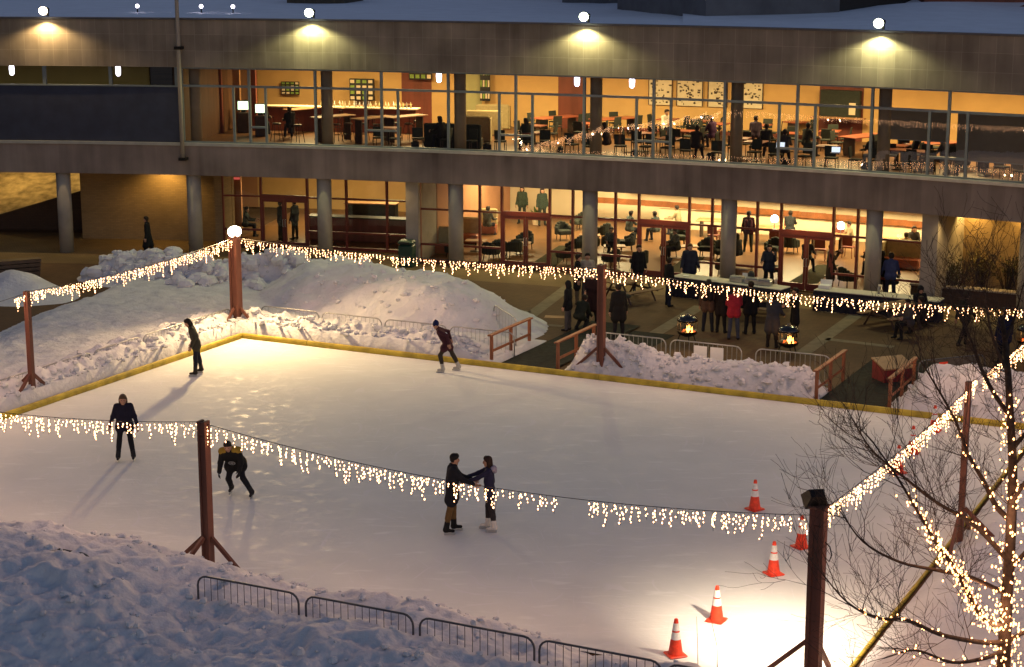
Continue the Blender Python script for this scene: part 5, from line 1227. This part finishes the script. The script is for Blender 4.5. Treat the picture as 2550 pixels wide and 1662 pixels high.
for px, py, tc_, lb, hd in [(2158,330,(.010,.010,.012),'standing in black beside the bar alcove upstairs',-90),(848,262,(.5,.45,.35),'in white behind the bar',180),(955,272,(.30,.26,.2),'in a pale top behind the bar by the column',180),(520,330,(.06,.03,.02),'in brown standing between the wooden fins',90)]:
    p = placed(px, py, zu); person(p, hd, 'person '+lb, top=tc_, bottom=BLK, coat=.06, h=.03, z=zu)
def make_laptop():
    t = empty('laptop'); MB().bbox((0,0,.01), (.34,.24,.018), .004).build('keyboard', M['darksteel'], t); b = MB(); b.bbox((0,.13,.12), (.34,.014,.22), .004, 0, 0, -.2); b.build('lid', M['darksteel'], t); b = MB(); b.cbox((0,.119,.12), (.31,.004,.19), 0, 0, -.2); b.build('screen', M['laptop'], t); return t
LT = Proto(make_laptop)
for px, py, nm in ((1942,370,'under the column by the dark figure'),(2080,382,'right of the window mullion')): LT(placed(px,py,zu+.77), R_(-20), 'open laptop with bright screen on an upper table, '+nm, 'laptop', 'laptops')
# row of chairs and small tables along the upper window
for i in range(26):
    a = 15.2 + .74*i + rngC.uniform(-.2,.2); off = 1.25 + rngC.uniform(-.3,.9)
    p = F(a, off, zu); CH_D(p, fa(p)+rngC.choice((0,0,0,1.57,-1.57,3.1))+rngC.uniform(-.3,.3), 'dark chair in the row along the upper window, number %d from the left' % (i+1), 'chair', 'dark chairs in the upper hall')
for i in range(9):
    a = 15.6 + 2.1*i + rngC.uniform(-.2,.2); p = F(a, 2.5+rngC.uniform(-.2,.3), zu); TAB_S(p, fa(p), 'small square table near the upper window, %s from the left' % nth[i], 'table', 'red tables in the upper hall')
def make_bag():
    t = empty('backpack'); MB().bbox((0,0,.2), (.34,.22,.40), .07).build('bag', M['black'], t); MB().bbox((0,-.12,.14), (.24,.06,.2), .03).build('pocket', M['navycloth'], t); return t
BAG = Proto(make_bag)
for i in range(8):
    a = 16.5 + 2.2*i; p = F(a, 1.0+rngC.uniform(0,.4), zu); BAG(p, rngC.uniform(0,6), 'dark backpack on the floor by the upper window, %s from the left' % nth[i], 'backpack', 'bags by the upper window')
for i in range(7):
    a = 17.2 + 2.5*i; p = F(a, 1.7+rngC.uniform(-.2,.5), zu); person(p, rngC.uniform(-60,60), 'person in dark clothes seated in the row along the upper window, %s from the left' % nth[i], top=rngC.choice(((.012,.013,.016),(.03,.02,.02),(.02,.028,.024),(.045,.045,.05))), bottom=NVY, coat=.06, legs=((85,8,85),(85,8,85)), arms=((40,8,55),(40,8,55)), lean=14, sit=.46, h=.03, z=zu, hairlen=rngC.choice(('short','mid','long')))
# bar at the left of the upper hall
aB0, aB1 = ang_at(650,5.4,6.8), ang_at(1035,5.4,6.8); pB = F(aB0,6.8,zu)
t = empty('bar_counter', pB, 0, 'long bar counter with a red front and yellow top on the upper floor', 'counter'); inv = Matrix.Translation(pB).inverted()
def cpart(root, mb, name, m, inv): o = mb.build(name, m, root); o.matrix_parent_inverse = inv; return o
cpart(t, MB().arc(aB0,aB1,6.8,7.3,zu,zu+1.05), 'front', M['redwood'], inv); cpart(t, MB().arc(aB0-.03,aB1+.03,6.7,7.4,zu+1.052,zu+1.10), 'counter_top', M['cream'], inv)
rb = random.Random(5)
for k in range(26):
    a = aB0+(aB1-aB0)*(.38+.6*k/26); p = F(a, 7.0+rb.uniform(-.1,.2), zu+1.102); t = MB(); t.lathe([(.035,0),(.037,.14),(.012,.2),(.012,.25)], (0,0,0), 8)
    o = t.build('bar_glass', M[rb.choice(['galv','cream','sage','conewhite'])], None, True, p); tag(o, 'small glass or bottle standing in a row on the bar counter', 'glass', 'glasses and bottles on the bar')
for i, (px, py) in enumerate(((760,330),(885,325),(975,322),(830,352),(930,356),(1010,352))): p = placed(px,py,zu); TAB_H(p, fa(p)+R_(60), 'high wooden bar table in front of the bar counter, %s from the left' % nth[i], 'table', 'high bar tables')
k = 0
for i, (px, py) in enumerate(((690,352),(742,356),(800,350),(838,354),(868,352),(905,352),(940,355),(985,350),(1018,352),(1040,345),(840,335),(930,332))):
    p = placed(px,py,zu); STOOL(p, rngC.uniform(0,6), 'dark bar stool in the upper hall left of the second column, %s from the left' % nth[sorted([690,742,800,838,868,905,940,985,1018,1040,840.5,930.5]).index(px if i < 10 else px+.5)], 'stool', 'bar stools')
for i, (px, py) in enumerate(((1178,352),(1205,336),(1228,320))): p = placed(px,py,zu); BOOTH(p, fa(p)+R_(12), 'beige booth seat in the upper hall, %s from the window' % nth[i], 'booth', 'beige booths upstairs')
def dbooth():
    t = empty('booth_seat'); MB().bbox((0,0,.22), (1.3,.55,.40), .04).build('seat', M['darkuphol'], t); MB().bbox((0,-.30,.5), (1.3,.16,1.0), .05).build('backrest', M['darkuphol'], t); return t
DB = Proto(dbooth)
for i, (px, py) in enumerate(((1098,366),(1162,369))): p = placed(px,py,zu); DB(p, fa(p)+R_(10), 'dark booth back against the upper window by the second column, %s one' % ('left','right')[i], 'booth', 'dark booths upstairs')
def make_monitor():
    t = empty('monitor'); MB().bbox((0,0,.30), (.52,.05,.42), .01).build('case', M['black'], t); MB().cbox((0,-.028,.30), (.46,.004,.36)).build('screen', M['screen'], t); MB().bbox((0,.02,.045), (.2,.16,.09), .01).build('foot', M['black'], t); return t
MON = Proto(make_monitor)
for px, py, nm in ((606,280,'left'),(650,288,'right')):
    p = placed(px,py,zu+.9); MON(p, fa(p)+.15, 'green white glowing monitor on a pedestal behind the bar windows, %s one' % nm, 'monitor', 'glowing monitors'); o = MB().bbox((0,0,.45), (.5,.4,.895), .02).build('pedestal', M['darkwood'], None, loc=Vector((p.x,p.y,zu))); tag(o, 'dark cabinet under the %s glowing monitor' % nm, 'cabinet')
# wooden fins at the far left of the cafe, menu boards, alcove, shades, pictures
for i, px in enumerate((470,500,545,590,630)):
    a = ang_at(px,6.2,4.5+.5*i); p = F(a,4.5+.5*i,zu); o = MB().bbox((0,0,(ZH+.05-zu)/2), (.32,.16,ZH+.05-zu-.004), .01).build('wood_fin', M['redwood' if i % 2 == 0 else 'oak'], None, loc=p); o.rotation_euler=(0,0,fa(p)); tag(o, 'tall wooden fin behind the first cafe windows, %s from the flagpole' % nth[i], 'wood fin', 'wooden fins')
def wallthing(px0, px1, z0, z1, off, m, lab, cat, name, th=.06, deco=None):
    a0, a1 = ang_at(px0,(z0+z1)/2,off), ang_at(px1,(z0+z1)/2,off); p = F((a0+a1)/2,off,z0); t = empty(name, p, fa(p), lab, cat); L = (a1-a0)/57.3*(BR+off)
    MB().bbox((0,th/2,(z1-z0)/2), (L,th,z1-z0), .01).build('panel', m, t)
    if deco: deco(t, L, z1-z0)
    return t
def menu(t, L, hh):
    r = random.Random(L); b = MB(); g = MB()
    for i in range(4):
        for j in range(4): (b if r.random() < .5 else g).cbox((-L/2+L*(i+.5)/4, -.004, hh*(j+.5)/4), (L/6, .008, hh/7))
    b.build('pictures', M['cream'], t); g.build('green_pictures', mat('menu_green_%d' % int(L*100), (.20,.32,.06), .6, .3, 8), t)
wallthing(700,745,5.8,6.4,10.7,M['black'],'dark menu board with pale pictures behind the left bar','menu board','menu_board',.06,menu)
wallthing(1018,1075,6.6,7.8,10.6,M['black'],'dark green menu screen at the top of the red wall behind the bar','menu board','menu_board',.06,menu)
wallthing(1195,1220,5.7,7.8,10.7,M['black'],'tall narrow black picture board beyond the booths','picture board','picture_board',.06,menu)
wallthing(870,930,5.6,6.6,10.5,M['black'],'black shelf unit behind the bar by the column','shelf','bar_shelf',.2,menu)
def art(t, L, hh):
    r = random.Random(int(L*97)); b = MB()
    for i in range(60): b.cbox((r.uniform(-L/2+.06,L/2-.06), -.004, r.uniform(.08,hh-.08)), (r.uniform(.02,.14), .006, r.uniform(.02,.09)), 0, 0)
    b.build('ink_marks', M['darkwood'], t)
    b = MB()
    for x in (-L/2,L/2): b.cbox((x,-.0,hh/2), (.03,.05,hh))
    b.build('frame', M['darkwood'], t)
CANV = mat('cream_canvas', (.66,.58,.42), .85, .1, 3)
for i, (x0, x1) in enumerate(((1616,1674),(1686,1750),(1764,1812),(1838,1900))): wallthing(x0,x1,5.75,7.65,10.9,CANV,'large cream abstract canvas on the upper back wall, %s from the left' % nth[i],'picture','wall_picture',.05,art)
t = wallthing(2042,2140,5.6,6.7,10.5,M['darkuphol'],'dark serving hatch in the red wall of the upper hall','hatch','serving_hatch',.3); MB().bbox((0,-.15,-.03), (2.3,.4,.06), .01).build('ledge', M['oak'], t); MB().cbox((.55,-.01,.35), (.28,.01,.5)).build('poster', M['cream'], t)
for x0, x1, zz, lb in ((2218,2366,5.95,'grey roller shade lowered in the upper window left of the last mullion'),(2384,2570,5.35,'grey roller shade lowered far down in the last upper window')):
    a0, a1 = ang_at(x0,6.5,.5), ang_at(x1,6.5,.5); p = F((a0+a1)/2,.5,zz); t = empty('roller_shade', p, 0, lb, 'shade', 'roller shades'); iv = Matrix.Translation(p).inverted()
    cpart(t, MB().arc(a0,a1,.50,.505,zz,7.04,0,.3), 'cloth', M['shade'], iv); cpart(t, MB().arc(a0,a1,.485,.52,zz-.03,zz,0,.3), 'bottom_bar', M['frame'], iv)
# added glowing bodies in place of lamp reflections on the upper glass
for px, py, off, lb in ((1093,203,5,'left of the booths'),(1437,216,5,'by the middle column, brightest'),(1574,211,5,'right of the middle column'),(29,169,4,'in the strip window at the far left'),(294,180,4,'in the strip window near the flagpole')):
    z = 7.25 if px > 400 else 7.38; a = ang_at(px, z, off); p = F(a,off,z); t = empty('pendant_lamp', p, 0, 'white glow standing for a lamp reflection upstairs, '+lb, 'lamp', 'lamp reflections in the glass')
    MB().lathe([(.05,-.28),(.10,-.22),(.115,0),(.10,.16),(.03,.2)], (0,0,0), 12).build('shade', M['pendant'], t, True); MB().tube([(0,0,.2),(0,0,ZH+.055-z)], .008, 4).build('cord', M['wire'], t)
# --- ground floor lounge
zg = .052
for i, (px, py, rot) in enumerate(((1306,622,150),(1403,598,200),(1440,572,120),(1278,640,20),(1246,640,-10),(1430,632,60),(1470,628,10),(1520,628,-15),(1500,598,40),(1560,625,90),(1690,612,180),(1665,640,30),(1760,640,160),(1795,648,190),(1968,630,-30),(1925,640,150))):
    p = placed(px,py,zg); ARM(p, R_(rot), 'dark green armchair in the ground floor lounge, %s from the left' % nth[sorted([1306,1403,1440,1278,1246,1430,1470,1520,1500,1560,1690,1665,1760,1795,1968,1925]).index(px)], 'armchair', 'lounge armchairs')
for i, (px, py, rz) in enumerate(((1105,632,185),(1150,606,185),(1195,582,185),(2245,668,180))): p = placed(px,py,zg); BOOTH(p, fa(p)+R_(rz), 'olive booth seat in the lounge, %s' % (['nearest the window by the lamp','second from the window','third from the window','at the far right beside the pier'][i]), 'booth', 'lounge booths')
for i, (px, py) in enumerate(((1092,618),(1185,626),(1295,632),(1468,612),(1530,640),(1710,640))): p = placed(px,py,zg); TAB_C(p, fa(p)+.1*i, 'low wooden coffee table in the lounge, %s from the left' % nth[i], 'table', 'coffee tables')
for i, (px, py, d_) in enumerate(((1905,608,0),(2060,628,0),(2215,640,0),(1780,590,0))): p = placed(px,py,zg); TAB_O(p, fa(p)+R_(d_)+.1, 'wooden dining table at the right of the lounge, %s from the left' % nth[sorted([1905,2060,2215,1780]).index(px)], 'table', 'wooden dining tables')
CP = [(1776,612,0),(1800,600,90),(1930,626,0),(2042,648,10),(2112,642,0),(2165,655,90),(1875,600,-90),(2180,628,180),(1960,600,180),(2085,612,170)]
for i, (px, py, rz) in enumerate(CP): p = placed(px,py,zg); CH_R(p, fa(p)+R_(rz), 'red brown wooden chair at the right of the lounge, %s from the left' % nth[sorted(c[0] for c in CP).index(px)], 'chair', 'wooden lounge chairs')
def make_tlamp():
    t = empty('table_lamp'); MB().lathe([(.10,0),(.10,.02),(.02,.05),(.02,.36)], (0,0,0), 12).build('base', M['steel'], t); MB().lathe([(.135,.34),(.15,.44),(.14,.56),(.06,.62)], (0,0,0), 14).build('shade', M['lamp_globe'], t, True); return t
TL = Proto(make_tlamp)
for px, py, nm in ((1928,572,'left'),(2093,590,'right')): TL(placed(px,py,zg+.765), 0, 'white glowing table lamp on a lounge table, the %s one' % nm, 'lamp', 'glowing table lamps')
t = empty('shaded_lamp', placed(1088,592,.475+.0), 0, 'cream shaded lamp on a low table by the left lounge window', 'lamp'); MB().lathe([(.1,0),(.1,.02),(.012,.04),(.012,.62)], (0,0,0), 12).build('stand', M['steel'], t); MB().lathe([(.22,.60),(.12,.98)], (0,0,0), 16).build('lamp_shade', M['lampshade'], t, True)
GP = [(1300,557,(.03,.045,.03),'in dark green standing at the back of the lounge, left one of a pair',200,0),(1350,562,(.03,.045,.035),'in dark green standing at the back of the lounge, right one of a pair',160,0),(1862,628,(.035,.004,.010),'with a magenta backpack standing by the wooden table',10,0),(1565,600,(.06,.075,.07),'in grey green seated in the middle of the lounge',60,1),(1634,602,(.05,.06,.055),'in grey seated behind the middle red door',-40,1),(1690,585,(.30,.25,.15),'in a tan top lounging at the back',-60,1),(1212,588,(.05,.055,.05),'with bowed head in the left booths',30,1),(1965,600,(.02,.022,.024),'in black at the table behind the right door',20,1),(2118,628,(.32,.24,.14),'in a tan jumper by the right lamp',-100,1),(2272,640,(.02,.018,.017),'with dark hair in the booth at the far right',180,1),(2255,660,(.22,.13,.06),'in tan in the far right booth, nearer the window',0,1),(1985,560,(.10,.09,.08),'at the back before the ramp rails, right one',180,1),(1892,560,(.05,.045,.05),'at the back before the ramp rails, left one',180,1),(700,600,(.012,.012,.014),'in black inside the left red door',60,0),(735,596,(.02,.022,.02),'standing behind the left red door, right one',-60,0),(610,588,(.03,.04,.035),'seated behind the pink lit panel',90,1)]
for px, py, tc_, lb, hd, st in GP:
    kw = dict(legs=((85,8,85),(85,8,85)), arms=((40,8,55),(40,8,55)), lean=10, sit=.42) if st else {}
    person(placed(px,py,zg), hd, 'person '+lb, top=tc_, bottom=NVY if st else (.025,.03,.025), coat=.08, h=.03, z=zg, pack=(.06,.005,.014) if 'magenta' in lb else None, hairlen='mid' if hd > 100 else 'short', **kw)
for i in range(12):
    a = ang_at(1080,1,2)+ (ang_at(2260,1,2)-ang_at(1080,1,2))*(i+.5)/12 + rngC.uniform(-.2,.2); p = F(a, 2.0+rngC.uniform(-.2,.7), zg)
    if i in (2,6,9): continue
    ARM(p, fa(p)+rngC.uniform(-2,2), 'dark green armchair just inside the storefront glass, %s bay from the pier' % nth[i], 'armchair', 'lounge armchairs')
for i in range(5):
    a = ang_at(1440,1,4)+ (ang_at(2240,1,4)-ang_at(1440,1,4))*(i+.5)/5; p = F(a, 4.6+rngC.uniform(-.5,.8), zg); person(p, rngC.uniform(-180,180), 'person in muted clothes seated mid lounge between the doors, %s from the left' % nth[i], top=rngC.choice(((.05,.055,.05),(.09,.07,.05),(.02,.022,.03),(.12,.11,.10))), bottom=NVY, coat=.06, legs=((85,8,85),(85,8,85)), arms=((40,8,55),(40,8,55)), lean=10, sit=.42, h=.03, z=zg, hairlen=rngC.choice(('short','mid')))
# left lounge: long black counter, piano, ceiling screens, plant, waste bin
p = F(ang_at(915,1,5.0),5.0,zg); t = empty('black_counter', p, fa(p), 'long dark wood counter with a black top in the lounge left of the pier', 'counter'); MB().bbox((0,0,.5), (5.2,.6,1.0), .02).build('front', M['redwood'], t); MB().bbox((0,0,1.03), (5.4,.75,.055), .015).build('counter_top', M['black'], t)
p = F(ang_at(925,1.5,7.2),7.2,zg); t = empty('upright_piano', p, fa(p)+.05, 'upright piano with a wooden lid behind the black counter', 'piano'); MB().bbox((0,0,.65), (2.3,.6,1.3), .02).build('case', M['darkuphol'], t); MB().bbox((0,0,1.33), (2.4,.7,.05), .015).build('lid', M['oak'], t); MB().bbox((0,-.42,.72), (2.1,.26,.1), .015).build('keyboard', M['darkwood'], t)
for px, off, nm in ((1408,5,'near the middle red doors'),(1868,4,'left of the right column')):
    a = ang_at(px,3.1,off); p = F(a,off,2.95); t = empty('ceiling_screen', p, fa(p), 'black screen hung from the lounge ceiling '+nm, 'screen', 'ceiling screens'); MB().bbox((0,0,.2), (.95,.12,.42), .015).build('screen', M['black'], t); MB().tube([(0,0,.4),(0,0,.448)], .03, 6).build('bracket', M['blackmetal'], t)
p = placed(1335,560,zg); t = empty('potted_plant', p, 0, 'small green potted plant at the back of the lounge', 'plant'); MB().lathe([(.16,0),(.22,.4),(.2,.41)], (0,0,0), 12).build('pot', M['cream'], t); rng = random.Random(2); b = MB()
for k in range(60): a = rng.uniform(0,6.28); e = rng.uniform(.3,1.3); L = rng.uniform(.25,.5); d = Vector((math.cos(a)*math.cos(e), math.sin(a)*math.cos(e), math.sin(e)))*L; s = Vector((-math.sin(a), math.cos(a), 0))*.04; b.add([(0,0,.4), Vector((0,0,.4))+d*.6+s, Vector((0,0,.4))+d, Vector((0,0,.4))+d*.6-s], [(0,1,2,3)])
b.build('foliage', mat('plant_leaf', (.08,.16,.03), .6, .3, 6), t)
for (pa,pb,pc,pd), nm in ((((1300,672),(1375,672),(1440,612),(1392,612)),'inside the left pair of red doors'),(((1645,690),(1720,692),(1755,640),(1705,640)),'inside the middle pair of red doors'),(((1960,705),(2035,707),(2090,660),(2035,660)),'inside the right pair of red doors')):
    m_ = MB(); m_.quad(*[G(*q, zg+.004) for q in (pa,pb,pc,pd)]); tag(m_.build('door_mat', M['coir']), 'olive door mat on the wooden floor '+nm, 'door mat', 'mats inside the doors')
wallthing(1150,1166,1.3,1.55,13.35,M['paper'],'small white notice on the rose wall of the lounge','notice','wall_notice',.02); wallthing(1438,1452,1.9,2.6,13.3,M['paper'],'pale notices beside the column on the cream wall','notice','wall_notice',.02)
# ================================================================= LIT BARE TREE AT THE RIGHT
rt = random.Random(12)
base = G(2492,1775); base.z = .1
def dpt(l): return [D(px,py,dd) for px,py,dd in l]
root = empty('bare_tree', Vector((base.x, base.y, 0)), 0, 'bare leafless tree wrapped in warm fairy lights at the right', 'tree')
tl = base - Vector((0,0,.1))
tr = [base] + dpt([(2500,1640,29.6),(2506,1500,29.6),(2516,1350,29.7),(2522,1180,29.8),(2516,1040,29.9),(2510,930,30.0),(2503,850,30.1),(2495,790,30.2)])
limbs = []
def limb(pts, r0, r1): limbs.append((pts, r0, r1))
limb(dpt([(2505,1560,29.6),(2455,1545,29.3),(2418,1490,29.0),(2380,1420,28.8),(2340,1365,28.6),(2300,1300,28.4),(2235,1190,28.2),(2180,1110,28)]), .06, .012)
limb(dpt([(2502,1600,29.6),(2440,1600,29.2),(2340,1580,28.8),(2260,1545,28.5),(2185,1540,28.3),(2110,1500,28.1),(2040,1420,28)]), .05, .010)
limb(dpt([(2520,1300,29.7),(2480,1260,30.2),(2450,1200,30.5),(2410,1130,30.8),(2380,1050,31),(2330,960,31.2),(2280,880,31.3)]), .055, .010)
limb(dpt([(2514,1400,29.6),(2450,1330,29.9),(2400,1290,30.2),(2330,1250,30.4),(2240,1180,30.6),(2170,1120,30.8),(2120,1040,30.9)]), .05, .010)
limb(dpt([(2508,1480,29.6),(2420,1440,29.2),(2330,1420,28.9),(2240,1400,28.7),(2150,1350,28.5),(2090,1270,28.4)]), .045, .009)
limb(dpt([(2505,1620,29.5),(2450,1640,29),(2370,1650,28.6),(2280,1620,28.3),(2200,1640,28.1)]), .045, .010)
limb(dpt([(2518,1040,29.9),(2475,980,30.1),(2440,910,30.3),(2415,840,30.5),(2380,770,30.6),(2365,730,30.7)]), .045, .008)
limb(dpt([(2510,930,30),(2478,860,29.8),(2460,790,29.6),(2452,720,29.4)]), .035, .007)
limb(dpt([(2520,1120,29.8),(2580,1040,29.9),(2630,900,30),(2660,760,30.1)]), .045, .008)
limb(dpt([(2518,1250,29.7),(2570,1180,29.4),(2640,1100,29.1),(2720,980,29)]), .045, .008)
limb(dpt([(2514,1420,29.6),(2580,1350,29.8),(2660,1290,30),(2760,1180,30.1)]), .045, .008)
limb(dpt([(2504,850,30),(2530,780,30.2),(2545,720,30.3)]), .03, .007)
limb(dpt([(2504,1600,29.6),(2580,1560,29.5),(2680,1520,29.4)]), .045, .010)
def spl(pts, n):
    out = []; P = [2*pts[0]-pts[1]] + list(pts) + [2*pts[-1]-pts[-2]]
    for i in range(1, len(P)-2):
        for k in range(n):
            t = k/n; a, b, c, d = P[i-1:i+3]; out.append(.5*((2*b)+(c-a)*t+(2*a-5*b+4*c-d)*t*t+(3*b-3*c+d-a)*t**3))
    return out + [Vector(pts[-1])]
q = MB(); s = spl(tr, 4); q.tube([p-tl for p in s], [.135-.10*(i/(len(s)-1))**.8 for i in range(len(s))], 10); q.build('trunk', M['bark'], root, True)
tw = MB()
def twig(p, d, L, r, depth):
    n = 4; pts = [p]; cur = p; dd = d.normalized()
    for i in range(n):
        dd = (dd + Vector((rt.gauss(0,.16), rt.gauss(0,.16), rt.gauss(0,.14)+.05))).normalized(); cur = cur + dd*L/n; pts.append(cur)
    tw.tube([x-tl for x in pts], [max(.003, r*(1-.75*i/n)) for i in range(n+1)], 4 if r > .008 else 3, 0, False)
    if depth > 0:
        for k in range(rt.choice((3,4,4,5))):
            i = rt.randint(1, n); t = pts[i]; sd = Vector((rt.gauss(0,1), rt.gauss(0,1), rt.gauss(.25,.7))); nd = (dd*1.0 + sd.normalized()*.75); twig(t, nd, L*rt.uniform(.45,.72), r*.55, depth-1)
LS = []
for pts, r0, r1 in limbs:
    s = spl(pts, 4); LS.append(s); q = MB(); q.tube([p-tl for p in s], [r0+(r1-r0)*i/(len(s)-1) for i in range(len(s))], 7); q.build('branch', M['bark'], root, True)
    for i in range(5, len(s)-1):
        if rt.random() < .85:
            d = (s[i+1]-s[i]).normalized() + Vector((rt.gauss(-.15,.5), rt.gauss(0,.5), rt.gauss(.25,.45))); twig(s[i], d, rt.uniform(.7,1.4), .009, 2)
    twig(s[-1], s[-1]-s[-2], .9, r1*.8, 2)
for p in spl(tr, 4)[14:]:
    for k in range(2): twig(p, Vector((rt.gauss(-.3,.8), rt.gauss(0,.7), .6)), rt.uniform(.6,1.2), .009, 2)
tw.build('twigs', M['bark'], root)
# fairy lights wound round trunk and branches
lroot = empty('fairy_lights', Vector((base.x,base.y,.2)), 0, 'warm fairy lights wound round the trunk and branches of the bare tree', 'string lights')
pts = []; wire = MB()
def wind(s, i0, i1, r, n, jit=.035):
    ph = rt.uniform(0,6); pl_ = []
    for k in range(n):
        t = i0+(i1-i0)*k/n; i = min(int(t), len(s)-2); p = s[i].lerp(s[i+1], t-i); a = ph+k*1.25; rr = r*(1.1-.4*k/n)
        pp = p + Vector((math.cos(a)*rr, math.sin(a)*rr, 0)) + Vector((rt.gauss(0,jit), rt.gauss(0,jit), rt.gauss(0,jit))); pts.append(pp); pl_.append(pp)
    wire.tube([x-lroot.location for x in pl_], .003, 3)
ts = spl(tr, 4)
wind(ts, 1, 22, .17, 230, .07); wind(ts, 2, 10, .17, 90, .07); wind(LS[0], 0, 23, .06, 190, .06); wind(LS[0], 2, 17, .06, 90, .07); wind(ts, 1, 13, .14, 120, .09); wind(LS[0], 0, 14, .06, 90, .09); wind(LS[1], 2, 19, .05, 34, .03); wind(LS[2], 0, 17, .05, 40, .04); wind(LS[3], 0, 9, .05, 26, .05); wind(LS[5], 2, 15, .05, 26, .05); wind(LS[9], 0, 6, .05, 20, .05); wind(LS[4], 0, 6, .05, 18, .05); wind(LS[12], 0, 4, .05, 20, .05); wind(LS[6], 0, 5, .05, 8, .04)
for q in ((2420,1480,29.2),(2500,1300,29.3),(2500,1560,29.2),(2330,1330,28.8)):
    o = lamp_light('string_glow', 'POINT', D(*q), POW['string']*.28, (1,.52,.28), .03); o.parent = lroot; o.matrix_parent_inverse = Matrix.Translation(lroot.location).inverted()
wire.build('cable', M['wire'], lroot); hang_bulbs(lroot, pts, BULBT, M['bulbtree'], .0185)
# two bare stems rising from the near snow
for i, (px, top) in enumerate(((1742,1560),(1790,1590))):
    p = G(px-4, 1700); p.z = .3; t = empty('dry_weed', p, 0, 'thin bare weed stem in the near snow before the bright patch, %s one' % ('left','right')[i], 'weed'); MB().tube([(0,0,-.2),(-.02,0,.4),(-.05-.1*i,.02,.95)], [.008,.006,.003], 4).build('stem', M['bark'], t)
